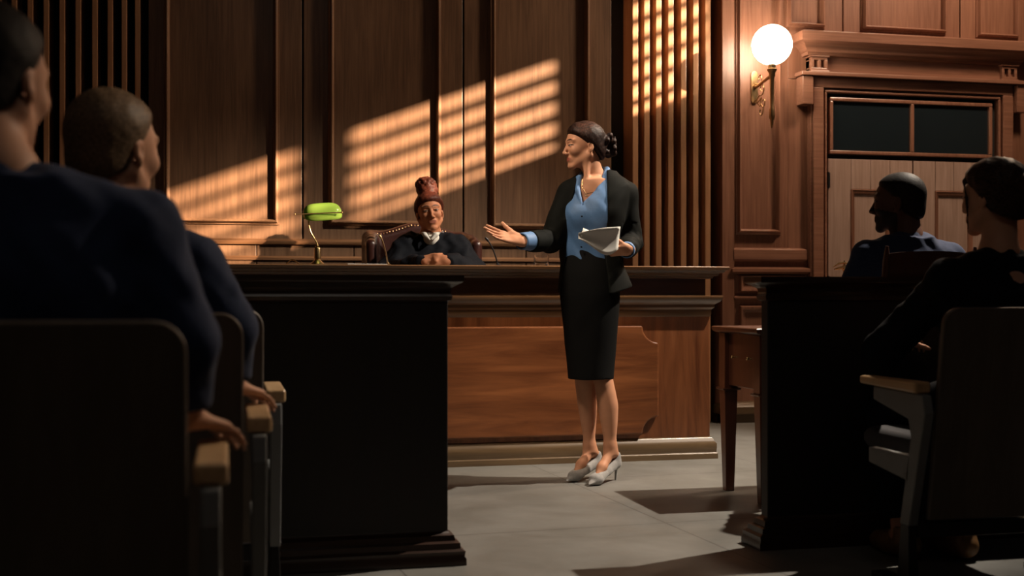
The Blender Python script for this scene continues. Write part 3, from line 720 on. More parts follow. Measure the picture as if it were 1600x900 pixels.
# ================================================================== sconce
SX = wx(1178, 137); zsc = lambda y: .925+(460-y)*8.54/F
sc = thing('wall_sconce', 'brass wall sconce with a glowing white globe, left of the door', 'wall lamp', (SX, WY, wz(1178, 137)))
so = (SX, WY, wz(1178, 137)); z0 = so[2]
bp_h = (wz(1178, 112)-wz(1178, 163))/2
m = MB(); pts = []
for a in range(0, 181, 15): pts.append((.027*math.cos(math.radians(a)), bp_h-.027+.027*math.sin(math.radians(a))))
for a in range(180, 361, 15): pts.append((.027*math.cos(math.radians(a)), -bp_h+.027+.027*math.sin(math.radians(a))))
m.prism(pts, 'y', -.014, .001); m.build('backplate', M['old_brass'], sc, bevel=.004, seg=3)
zz = lambda y: zsc(y)-z0
SD = -.30
m = MB(); m.lathe([(.004, zz(200)), (.010, zz(196)), (.013, zz(191)), (.011, zz(188)), (.019, zz(185)), (.021, zz(180)), (.018, zz(176)), (.020, zz(172)), (.013, zz(168)), (.0145, zz(150)), (.016, zz(125)), (.017, zz(122)), (.022, zz(119)), (.024, zz(113)), (.034, zz(110)), (.036, zz(108)), (.026, zz(107)), (.026, zz(99)), (.028, zz(98))], (0, SD, 0), n=24); m.build('stem', M['old_brass'], sc, smooth=True)
m = MB(); m.tube([(0, 0, zz(125)), (0, -.06, zz(126)), (0, -.18, zz(121)), (0, SD, zz(117))], [.010, .011, .012, .015], 12); m.sphere((0, -.02, zz(125)), .017, 14); m.build('arm', M['old_brass'], sc, smooth=True)
m = MB()
def spiral(c, r0, turns, a0, sgn, n=26):
    return [(0, c[0]+sgn*(r0*(1-.75*t))*math.cos(a0+2*PI*turns*t), c[1]+(r0*(1-.75*t))*math.sin(a0+2*PI*turns*t)) for t in np.linspace(0, 1, n)]
zc = zz(148)
m.tube([(0, -.015, zc), (0, -.06, zc+.01)]+spiral((-.13, zc+.07), .05, 1.1, -2.2, -1), .0045, 8)
m.tube([(0, -.015, zc), (0, -.06, zc-.02)]+spiral((-.16, zc-.03), .045, 1.1, 2.2, -1), .0045, 8)
m.tube([(0, -.06, zc-.02), (0, -.10, zc-.05)]+spiral((-.12, zc-.09), .045, 1.0, 1.5, 1), .0045, 8)
m.tube([(0, -.015, zz(120)), (0, -.05, zz(122))]+spiral((-.10, zz(115)), .045, 1.0, -2.2, -1), .0045, 8)
m.build('scrollwork', M['old_brass'], sc, smooth=True)
m = MB(); m.sphere((0, SD, zz(70)), .140, 40); m.build('globe', M['globe'], sc, smooth='all')

# ================================================================== gallery bars
PL = [(.055, 0), (.055, .022), (.050, .030), (.052, .048), (.038, .056), (.036, .074), (.022, .080), (.018, .098), (.006, .104), (.0, .112)]
def bar(name_label, x0, x1, y0, y1):
    o = ((x0+x1)/2, (y0+y1)/2, 0); b = thing('gallery_bar', name_label, 'courtroom bar', o)
    m = MB(o); m.stack(x0, x1, y0, y1, PL); m.build('plinth', M['bar_b'], b, smooth=True)
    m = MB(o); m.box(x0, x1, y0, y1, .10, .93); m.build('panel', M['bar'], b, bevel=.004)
    m = MB(o); m.stack(x0, x1, y0, y1, [(0, .900), (.010, .905), (.014, .918), (.010, .926), (.008, .935), (.012, .948), (.026, .957), (.044, .966), (.048, .972), (.048, .990), (0, .990)]); m.build('cap_rail', M['bar_b'], b, smooth=True)
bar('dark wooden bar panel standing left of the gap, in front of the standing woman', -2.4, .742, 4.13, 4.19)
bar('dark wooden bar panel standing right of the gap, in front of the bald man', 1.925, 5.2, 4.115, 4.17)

# ================================================================== counsel table
tx0, tx1, ty0, ty1 = 2.265, 3.75, 4.93, 5.40
to = ((tx0+tx1)/2, (ty0+ty1)/2, 0)
tb = thing('counsel_table', 'small mahogany table with tapered legs showing beyond the right bar panel', 'table', to)
m = MB(to); m.stack(tx0, tx1, ty0, ty1, [(-.01, .745), (.0, .748), (.012, .752), (.018, .760), (.018, .772), (.014, .776), (0, .776)]); m.build('table_top', M['table'], tb, smooth=True)
m = MB(to); i = .03; m.box(tx0+i, tx1-i, ty0+i, ty1-i, .50, .746); m.build('apron', M['table'], tb, bevel=.003)
for x in (tx0+.042, tx1-.042):
    for y in (ty0+.042, ty1-.042):
        m = MB(to); m.taper((x, y, 0), .021, (x, y, .48), .033); m.taper((x, y, .48), .034, (x, y, .745), .034); m.taper((x, y, .476), .044, (x, y, .486), .046); m.build('leg', M['table'], tb, bevel=.003)
for y in (5.08, 5.25):
    m = MB(to); m.lathe([(.003, 0), (.003, 0.01)], (tx0+.024, y, .632)); m.tube([(tx0+.03, y, .636), (tx0+.016, y, .636)], .005, 8); m.sphere((tx0+.014, y, .636), .008, 10); m.build('drawer_knob', M['brass'], tb, smooth=True)
o0 = np.array([P(1307, 400, 5.28)[0], 5.26, .776])
orn = thing('brass_ornament', 'small brass ornament on the table, half hidden by the bald man\'s arm', 'ornament', o0)
m = MB(); m.lathe([(.045, 0), (.045, .008), (.015, .02), (.007, .04), (.006, .26), (.012, .27), (.006, .28), (.003, .31)], (.03, 0, 0)); m.build('stand', M['brass'], orn, smooth=True)
m = MB(); zt = .30
m.tube([(.03, 0, zt), (.0, 0, zt-.005), (-.028, 0, zt-.022)], [.006, .005, .002], 8); m.tube([(.03, 0, zt-.02), (.0, 0, zt-.028), (-.022, 0, zt-.032)], [.008, .007, .003], 8); m.tube([(.03, 0, zt), (.06, 0, zt-.005), (.085, 0, zt-.02)], [.006, .005, .002], 8); m.build('arms', M['brass'], orn, smooth=True)

# ------------------------------------------------------------------ counsel chairs
def counsel_chair(x, y, label, rz=0):
    ch = thing('counsel_chair', label, 'chair', (x, y, 0), rz); wd = .195
    m = MB(); m.stack(-.20, .20, -.02, .38, [(0, .42), (.012, .43), (.015, .46), (.0, .47)]); m.build('seat', M['chairwood'], ch, smooth=True)
    for sx in (-1, 1):
        m = MB(); m.taper((sx*wd, .36, 0), .016, (sx*wd, .36, .43), .021); m.build('leg', M['chairwood'], ch, bevel=.003)
        m = MB(); m.taper((sx*wd, -.08, 0), .016, (sx*wd, -.0, .43), .021); m.build('leg', M['chairwood'], ch, bevel=.003)
        m = MB(); m.tube([(sx*wd, .0, .42), (sx*wd, -.03, .7), (sx*wd, -.08, 1.06), (sx*wd, -.085, 1.115)], [.018, .016, .014, .006], 12); m.build('back_post', M['chairwood'], ch, smooth=True)
    V = MB(); vs = []; fs = []; nn = 16
    for t, (yy, zlo) in enumerate(((-.0, 0), (.022, 0))):
        for i in range(nn+1):
            u = -1+2*i/nn; x_ = u*wd; yb = -.085-.02*(1-u*u)+yy
            vs += [(x_, yb+.05, .62), (x_, yb, 1.085+.012*(1-u*u))]
    a = 2*(nn+1)
    for i in range(nn):
        b = 2*i; fs += [(b, b+2, b+3, b+1), (a+b, a+b+1, a+b+3, a+b+2), (b+1, b+3, a+b+3, a+b+1), (b, a+b, a+b+2, b+2)]
    fs += [(0, 1, a+1, a), (2*nn, a+2*nn, a+2*nn+1, 2*nn+1)]
    V.add(vs, fs); V.build('backrest', M['chairwood'], ch, smooth=True)
    return ch
# ================================================================== people
def frame_obj(Y_or_Z, px, label, cat='person', z=0, rz=-TH):
    p = PZ(px, 460, Y_or_Z); return thing('person', label, cat, (p[0], p[1], z), rz)

# ------------------------------------------------------------------ the standing woman
def standing():
    Zc = 6.06; s = Zc/F
    root = frame_obj(Zc, 925, 'standing woman in a black blazer and blue blouse, one palm held out')
    X = lambda px: (px-925)*s
    Z = lambda py: .925+(460-py)*s
    def pt(px, py, y=0):                       # y: depth (negative is towards the camera)
        k = 1+y/Zc; return np.array([X(px)*k+0*y, y, .925+(460-py)*s*k])
    hf = Fr(pt(912, 229, -.01), rot(math.radians(-76), math.radians(3), 0), .985)
    # body
    V = Vol((-.60, -.42, -.01), (.30, .30, 1.82), .0037)
    head(V, hf, True, ears=(1, -1), fat=.97)
    nb = pt(930, 282, .015)
    V.cap(hf(0, .022, -.055), nb, .050, .050, .03); V.cap(nb, pt(930, 292, 0), .052, .085, .03)
    V.cap(hf(.035, -.0, -.06), pt(915, 296, -.06), .016, .012, .02)     # neck muscle
    V.cap(pt(915, 298, -.055), pt(896, 290, -.03), .012, .014, .02)     # collar bones
    V.cap(pt(915, 298, -.055), pt(950, 292, -.05), .012, .014, .02)
    V.loft([(Z(400), X(918), 0, .115, .085, -.3), (Z(340), X(926), -.005, .135, .095, -.3), (Z(300), X(931), 0, .155, .080, -.3), (Z(284), X(932), .005, .12, .055, -.3)], .03)
    V.loft([(Z(548), X(924), 0, .075, .07, 0), (Z(520), X(924), 0, .10, .085, 0), (Z(460), X(922), 0, .13, .105, 0), (Z(395), X(918), 0, .112, .085, 0)], .03)
    # right arm (at the left of the picture)
    S1, E1, W1 = pt(889, 297, .0), pt(860, 376, -.06), pt(808, 377, -.27)
    V.chain([S1, E1, W1], [.048, .038, .0265], .02)
    hd = unit(pt(765, 365, -.30)-W1)
    hand(V, W1, hd, (.15, -.62, .78), 1, .98, curl=(.02, .03, .05, .08), curl2=(.03, .10, .16, .20), spread=(.20, .02, -.10, -.20), thumb=(.62, .02, -.25))
    # left arm
    S2, E2, W2 = pt(979, 298, .02), pt(987, 378, .03), pt(975, 391, -.20)
    V.chain([S2, E2, W2], [.048, .038, .0265], .02)
    hand(V, W2+np.array([.005, 0, 0]), unit((-.90, -.38, -.06)), (-.30, .55, .78), -1, .92, curl=(.55, .62, .68, .72), curl2=(.55, .6, .6, .6), thumb=(.45, .45, .25))
    # legs
    def leg(sec, ank, heel, toe):
        V.loft([(Z(y_), X(x_), c_, a_*s, b_*s) for y_, x_, c_, a_, b_ in sec], .012, 2.1)
        d = unit(toe-heel); V.cap(ank+np.array([0, 0, .02]), heel, .027, .025, .03)
        mid = ank*.4+toe*.6+np.array([0, 0, .0]); V.cap(ank+np.array([0, 0, -.008])+d*.004, mid, .0255, .022, .02)
        V.cap(mid, toe*.92+heel*.08, .022, .018, .02)
        pr = np.array([-d[1], d[0], 0]); V.ell(ank+pr*.019, .013, k=.015); V.ell(ank-pr*.019, .013, k=.015)
    a1 = ([(545, 914, .025, 18, 19), (592, 914, .02, 16, 17), (612, 916, .025, 15.5, 16), (632, 918, .035, 15.2, 17), (655, 920, .045, 13, 15), (682, 921.5, .055, 9.6, 11), (707, 922, .06, 8.8, 11)], pt(923, 704, .06), pt(932, 712, .085), pt(897, 741, -.05))
    a2 = ([(530, 932, -.0, 16, 17), (575, 939.5, -.022, 15, 16), (595, 942.5, -.035, 15, 16.5), (612, 945.5, -.04, 15.7, 16.5), (632, 949, -.035, 16.2, 18), (655, 950.5, -.035, 13.8, 16), (682, 952, -.038, 10, 11.5), (707, 952.5, -.04, 8.8, 11)], pt(953, 704, -.04), pt(960, 713, -.01), pt(928, 748, -.16))
    leg(*a1); leg(*a2)
    skin = (.55, .265, .155)
    fc = face_cols(hf, skin, (.34, .085, .06), (.035, .018, .012), scalp=((.014, .007, .005), (-.078, .070), (.008, -.004), (.062, -.098), .10))
    V.build('body', M['skin'], root, fc, 1)
    # hair
    V = Vol(hf.c-.20, hf.c+.24, .0035)
    hair_cap(V, hf, .012, front=(-.078, .070), ear=(.008, -.004), nape=(.062, -.098), fat=.97, xk=.10)
    bc = pt(947, 226, .03)
    rg = np.random.RandomState(4)
    for i in range(17):
        a = i*2.4+rg.rand(); u = math.acos(1-2*(i+.5)/17); r = .034+.010*rg.rand()
        c = bc+np.array([math.sin(u)*math.cos(a)*r*1.1, math.sin(u)*math.sin(a)*r, math.cos(u)*r*1.15]); t_ = unit(rg.randn(3))*.018; V.cap(c-t_, c+t_, .013, .017, .009)
    V.ell(bc, .040, k=.008); V.cap(hf(0, .08, -.005), bc, .045, .030, .01)
    for i, (dx, dz) in enumerate(((.045, .035), (.05, .0), (.04, -.035), (.02, .048))):
        V.cap(bc+np.array([dx*.6, .01, dz*.6]), bc+np.array([dx, -.01, dz]), .012, .006, .006)
    V.folds(.0008, 200, 3, zs=.5)
    V.build('hair', M['hair_brown'], root, smooth_it=1)
    m = MB(); m.sphere(hf(-.088, .008, -.040), .0085, 14); m.build('earring', M['pearl'], root, smooth=True)
    m = MB(); q = [pt(944, 272, -.02), pt(938, 290, -.075), pt(926, 300, -.095), pt(914, 303, -.095), pt(908, 292, -.07), pt(909, 280, -.05)]
    m.tube(q, .0016, 6); m.sphere(pt(914, 306, -.098), .005, 10); m.build('necklace', M['brass'], root, smooth=True)
    # blouse
    V = Vol((-.32, -.26, Z(412)), (.22, .22, Z(255)), .0036)
    V.loft([(Z(410), X(919), -.003, .125, .100, -.3), (Z(395), X(918), -.003, .125, .100, -.3), (Z(370), X(920), -.008, .135, .108, -.3), (Z(335), X(924), -.018, .148, .120, -.3), (Z(308), X(928), -.008, .156, .105, -.3), (Z(288), X(931), .004, .150, .078, -.3), (Z(276), X(932), .012, .085, .062, -.3)], .02)
    V.ell(pt(904, 338, -.072), (.055, .05, .055), k=.06); V.ell(pt(934, 338, -.080), (.055, .05, .055), k=.06)
    V.folds(.004, 38, 5, zs=.5)
    # V opening and neck hole, then the collar along its edges
    def yy(py): return -.075-(py-270)*.0008
    for t in (0,):
        zL_ = [Z(a) for a in (330, 318, 300, 280, 255)]; xa_ = [X(a) for a in (908.5, 907.5, 905, 903, 900)]; xb_ = [X(a) for a in (908.5, 909.5, 930, 944, 952)]
        V.op((-.32, -.26, Z(322)), (.22, .03, Z(250)), lambda A, B, D: np.maximum(np.maximum(np.interp(D, zL_, xa_)-A, A-np.interp(D, zL_, xb_)), B-.02), .005, 's', 0)
    V.chain([pt(925, 258, .01), pt(925, 276, .0)], [.052, .052], .004, 's')
    V.chain([pt(914, 268, .035), pt(932, 263, .06), pt(949, 266, .025)], [.015]*3, .004)
    V.chain([pt(949, 265, .02), pt(946, 276, -.035), pt(934, 298, -.090), pt(911, 319, -.115)], [.016, .018, .016, .006], .004)
    V.chain([pt(914, 268, .03), pt(904, 278, -.02), pt(901, 298, -.075), pt(906, 317, -.112)], [.014, .015, .013, .006], .004)
    V.build('blouse', M['blouse'], root)
    for py in (338, 362, 386):
        m = MB(); m.sphere(pt(906, py, -.152 if py < 350 else -.136 if py < 370 else -.118), .0045, 8); m.build('button', M['blazer'], root, smooth=True)
    for (a, b, r0, r1, nm, mt) in ((E1+(W1-E1)*.60, E1+(W1-E1)*.99, .048, .041, 'cuff', 'blouse'), (E2+(W2-E2)*.70, E2+(W2-E2)*1.03, .043, .039, 'cuff', 'blouse')):
        V = Vol(np.minimum(a, b)-.08, np.maximum(a, b)+.08, .004); V.cap(a, b, r0, r1, .003); d = unit(b-a)
        V.half(b, d); V.half(a, -d); V.cap(b-d*.02, b+d*.1, r1-.009, r1-.006, .003, 's'); V.build(nm, M[mt], root)
    # blazer
    V = Vol((-.34, -.30, Z(475)), (.30, .26, Z(262)), .0040)
    V.loft([(Z(464), X(931), .0, .190, .150, -.28), (Z(440), X(929), 0, .178, .142, -.28), (Z(395), X(921), .0, .146, .122, -.28), (Z(370), X(922), .0, .148, .122, -.28), (Z(335), X(927), -.012, .163, .134, -.28), (Z(308), X(931), -.004, .168, .118, -.28), (Z(288), X(933), .004, .160, .088, -.28), (Z(274), X(936), .014, .10, .068, -.28), (Z(268), X(937), .02, .075, .06, -.28)], .02)
    V.cap(pt(915, 281, .01), S1+np.array([0, 0, -.012]), .034, .055, .03); V.cap(pt(950, 279, .01), S2+np.array([0, 0, -.012]), .036, .056, .03)
    e1 = E1+(W1-E1)*.70; V.chain([S1+np.array([0, 0, -.012]), E1, e1], [.058, .056, .050], .015); V.half(e1, unit(W1-E1), lo=e1-.1, hi=e1+.1)
    e2 = E2+(W2-E2)*.80; V.chain([S2+np.array([0, 0, -.012]), E2, e2], [.058, .057, .050], .015)
    V.folds(.0035, 26, 8, zs=.6); V.folds(.002, 55, 9, lo=E1-.10, hi=E1+.10); V.folds(.003, 50, 11, lo=E2-.11, hi=E2+.09)
    # opening of the front
    edL = [(255, 921), (276, 904), (300, 897), (340, 886), (395, 884), (430, 880), (480, 874)]; edR = [(255, 944), (264, 947), (300, 946), (350, 945), (400, 942), (430, 946), (480, 950)]
    zl_ = [Z(a) for a, _ in edL][::-1]; xl_ = [X(b) for _, b in edL][::-1]; zr_ = [Z(a) for a, _ in edR][::-1]; xr_ = [X(b) for _, b in edR][::-1]
    V.op((-.34, -.30, Z(480)), (.25, .02, Z(250)), lambda A, B, D: np.maximum(np.maximum(np.interp(D, zl_, xl_)-A-.0*B, A-np.interp(D, zr_, xr_)), B+.015+.0*A+.0*D), .006, 's', 0)
    V.cap(pt(926, 268, .02), pt(926, 255, .02), .062, .062, .004, 's')
    # slanted hem
    V.op((-.34, -.3, Z(480)), (.3, .26, Z(430)), lambda A, B, D: D-(Z(459)+np.clip((A-X(955))*.34, 0, .04)+np.clip((X(890)-A)*.1, 0, .02)), .004, 's', 0)
    V.build('blazer', M['blazer'], root)
    # skirt
    V = Vol((-.25, -.25, Z(596)), (.25, .22, Z(385)), .0042)
    V.loft([(Z(591), X(923), -.012, .111, .112, -.2), (Z(560), X(923), -.01, .119, .112, -.2), (Z(520), X(923), -.005, .134, .118, -.2), (Z(460), X(922), 0, .152, .128, -.2), (Z(430), X(920), 0, .143, .120, -.2), (Z(396), X(918), 0, .124, .100, -.2), (Z(390), X(918), 0, .122, .098, -.2)], .01)
    V.folds(.0022, 30, 4, zs=.3)
    V.cap(pt(923, 620, 0), pt(923, 580, 0), .085, .08, .004, 's')
    V.build('skirt', M['skirt'], root)
    # shoes
    def shoe(ank, heel, toe, lbl=None):
        tip = toe+unit(toe-heel)*.072; tip[2] = .012; hl = heel.copy(); ball = toe.copy(); ball[2] = .026; lo = np.minimum(np.minimum(hl, tip), ball)-.07; hi = np.maximum(np.maximum(hl, tip), ball)+.07; lo[2] = -.005
        V = Vol(lo, hi, .0032); n = (0, 0, 1)
        V.cap(hl+np.array([0, 0, -.018]), (hl+ball)/2+np.array([0, 0, -.008]), .032, .030, .01); V.cap((hl+ball)/2+np.array([0, 0, -.008]), ball+np.array([0, 0, .002]), .030, .036, .01, 'u', n, .8); V.cap(ball, tip, .034, .005, .01, 'u', n, .62)
        d = unit(np.array([tip[0]-hl[0], tip[1]-hl[1], 0]))
        V.cap(hl+np.array([0, 0, .012]), hl-np.array([0, 0, .02]), .032, .034, .01)
        # foot opening
        V.cap(hl+d*.0+np.array([0, 0, .05]), hl+d*.03+np.array([0, 0, .02]), .027, .026, .004, 's'); V.cap(hl+d*.02+np.array([0, 0, .03]), ball*.65+hl*.35+np.array([0, 0, .045]), .028, .030, .004, 's'); V.cap(ball*.65+hl*.35+np.array([0, 0, .045]), ball+d*.0+np.array([0, 0, .055]), .030, .026, .004, 's')
        V.op(lo, hi, lambda A, B, D: D-.001, .002, 's', 0)
        o = V.build('shoe', M['suede'], root)
        m = MB(); b = hl-d*.012; m.tube([(b[0], b[1], hl[2]-.03), (b[0]-d[0]*.004, b[1]-d[1]*.004, .05), (b[0]+d[0]*.001, b[1]+d[1]*.001, 0)], [.017, .0075, .0055], 12); m.build('heel', M['suede'], o, smooth=True)
    shoe(a1[1], a1[2]+np.array([.0, 0, -.010]), a1[3]); shoe(a2[1], a2[2]+np.array([.0, 0, -.012]), a2[3])
    # papers in the hand: their own thing
    A, B, Cc, D = pt(896, 364, -.36), pt(963, 354, -.30), pt(960, 389, -.27), pt(943, 393, -.29)
    org = (A+B+Cc+D)/4; Rm = Matrix.Rotation(-TH, 4, 'Z'); wp = np.array((Rm @ Vector(org)))+np.array(root.location)
    pp = thing('paper_sheets', 'white paper sheets held in the standing woman\'s hand in front of her waist', 'papers', wp, -TH)
    for k in range(3):
        off = np.array([.0, .006*k, -.001*k]); nA, nB = 12, 8; vs = []; fs = []
        for i in range(nA+1):
            for j in range(nB+1):
                u, v = i/nA, j/nB; e0 = A*(1-u)+B*u+np.array([0, -.012*math.sin(PI*u), .006*math.sin(PI*u)]); bot = (A+np.array([.004, .0, -.022]))*(1-u)+D*u if u < .7 else (A+np.array([.004, .0, -.022]))*(.3)+D*.7+(Cc-(A+np.array([.004, 0, -.022]))*.3-D*.7)*((u-.7)/.3)
                bot = (A+np.array([.0, .0, -.026]))*(1-u)+Cc*u+np.array([0, 0, -.042*math.sin(PI*min(1, u**1.7))]); vs.append(e0*(1-v)+bot*v-org+off+np.array([0, .012*math.sin(PI*v), 0]))
        for i in range(nA):
            for j in range(nB): a_ = i*(nB+1)+j; fs.append((a_, a_+1, a_+nB+2, a_+nB+1))
        m = MB(); m.add(vs, fs)
        if k == 2: m.add([pt(900, 369, -.352)-org, pt(904, 356, -.345)-org, pt(917, 362, -.335)-org, pt(915, 366, -.338)-org], [(0, 1, 2, 3)])
        o = m.build('sheet', M['paper'], pp, smooth='all'); sm_ = o.modifiers.new('s', 'SOLIDIFY'); sm_.thickness = .0008
standing()

# ------------------------------------------------------------------ the robed woman behind the bench
def judge():
    Zc = 7.55; s = Zc/F; px0 = 672
    root = frame_obj(Zc, px0, 'seated woman in a black robe with a high bun, hands clasped on the bench', z=.25)
    X = lambda px: (px-px0)*s
    def pt(px, py, y=0):
        k = 1+y/Zc; return np.array([(px-px0)*s*k, y, .925+(460-py)*s*k-.25])
    hf = Fr(pt(672, 333, -.02), rot(math.radians(9), math.radians(-4), math.radians(-7)), 1.04)
    V = Vol((-.42, -.60, .2), (.42, .25, 1.3), .0036)
    head(V, hf, True, fat=1.02)
    nb = pt(673, 372, .02); V.cap(hf(0, .025, -.06), nb, .054, .056, .03); V.cap(nb, nb-np.array([0, 0, .10]), .07, .12, .04)
    V.cap(nb-np.array([.10, 0, .08]), nb-np.array([-.10, 0, .08]), .06, .06, .04); V.loft([(.22, 0, .0, .17, .13), (.45, 0, 0, .15, .12), (.80, 0, 0, .17, .12), (.93, 0, 0, .13, .08)], .04)
    S = [pt(634, 382, .0), pt(714, 382, .0)]; E_ = [pt(622, 432, -.12), pt(734, 432, -.12)]; W = [pt(672, 409.5, -.475), pt(707, 410, -.47)]
    for a, b, c in zip(S, E_, W): V.chain([a, b, c], [.06, .045, .028], .02)
    W[0] = pt(668, 408.5, -.47); W[1] = pt(712, 409, -.46)
    hand(V, W[0]+np.array([0, 0, .0]), unit((.93, -.20, .12)), (.25, .95, -.1), -1, .95, curl=(.35, .4, .45, .5), curl2=(.55, .6, .6, .6), thumb=(.9, .3, .1))
    hand(V, W[1]+np.array([0, -.015, 0]), unit((-.93, -.20, .10)), (-.25, .95, -.1), 1, .95, curl=(.35, .4, .45, .5), curl2=(.55, .6, .6, .6), thumb=(.9, .3, .1))
    for k_, (px_, py_) in enumerate(((686, 401.5), (695, 400.5))): V.cap(pt(690, 408, -.50), pt(px_-2*k_+1, py_, -.49), .012, .008, .006)
    for sx in (-1, 1):       # legs under the bench
        V.chain([(sx*.10, .12, .50), (sx*.13, -.10, .50), (sx*.12, -.12, .22)], [.085, .06, .045], .02)
    skin = (.40, .165, .085)
    V.build('body', M['skin'], root, face_cols(hf, skin, (.25, .085, .055), (.03, .012, .008), scalp=((.055, .015, .009), (-.080, .064), (-.005, -.012), (.075, -.060), .30)), 1)
    V = Vol(hf.c-.20, hf.c+.26, .004)
    hair_cap(V, hf, .015, front=(-.080, .064), ear=(-.005, -.012), nape=(.075, -.060), fat=1.03, xk=.30); V.ell(pt(667, 298, .01), (.064, .06, .048), k=.02)
    bc = pt(665, 289, .01)
    V.ell(bc, (.062, .058, .048), k=.01); V.ell(bc+np.array([.010, 0, -.030]), (.066, .06, .032), k=.02)
    for i in range(34):
        a = i*2.4; u = math.acos(1-1.5*(i+.5)/34); V.ell(bc+np.array([.052*math.sin(u)*math.cos(a), .048*math.sin(u)*math.sin(a), .038*math.cos(u)]), .0175, k=.004)
    V.folds(.0010, 200, 3); V.build('hair', M['hair_red'], root)
    # robe
    V = Vol((-.60, -.50, .18), (.60, .34, 1.16), .0062)
    V.loft([(.20, 0, -.03, .30, .22), (.50, .01, -.03, .30, .20), (.74, .005, -.02, .25, .18), (.86, .005, .0, .23, .155), (.94, .0, .01, .21, .13), (.99, .0, .02, .16, .105), (1.03, 0, .03, .105, .08), (1.05, 0, .03, .09, .07)], .03)
    for sx, a, b, c in ((-1, S[0], E_[0], W[0]), (1, S[1], E_[1], W[1])):
        c2 = b+(c-b)*.98
        V.chain([a+np.array([0, 0, -.01]), b+np.array([sx*.02, 0, -.01]), c2], [.078, .105, .048], .05)
        V.cap(b+np.array([sx*.06, -.02, -.02]), c2+np.array([0, 0, -.06]), .07, .04, .04)
    V.folds(.010, 20, 6, zs=.3); V.folds(.004, 44, 16, zs=.25)
    V.cap(nb+np.array([0, 0, .0]), nb+np.array([0, -.01, .2]), .066, .085, .004, 's')
    for t in np.linspace(0, 1, 9):
        c = pt(674, 358, -.05)*(1-t)+pt(675, 376, -.14)*t; V.cap(c, c+np.array([0, -.12, .05]), .028*(1-t)+.003, .036*(1-t)+.004, .003, 's')
    V.op((-.2, -.5, 1.02-.25), (.2, -.3, 1.2), lambda A, B, D: .08-np.abs(D+9), .01, 's', 0) if False else None
    V.build('robe', M['robe'], root)
    V = Vol((-.14, -.24, .78), (.16, .16, 1.06), .0035)
    V.ell(pt(675, 374, -.052), (.050, .052, .058), k=.01)
    V.cap(nb+np.array([0, .0, .012]), nb-np.array([0, 0, .03]), .066, .078, .004)
    V.chain([pt(657, 357, -.03), pt(666, 367, -.115), pt(673, 374, -.135)], [.014, .015, .007], .004); V.chain([pt(690, 356, -.03), pt(683, 367, -.115), pt(677, 374, -.135)], [.014, .015, .007], .004)
    V.cap(nb+np.array([0, -.0, -.0]), nb+np.array([0, -.02, .15]), .056, .066, .003, 's')
    V.ell(pt(675, 362, -.12), (.022, .05, .026), k=.004, mode='s')
    V.build('shirt_collar', M['shirt'], root)
judge()

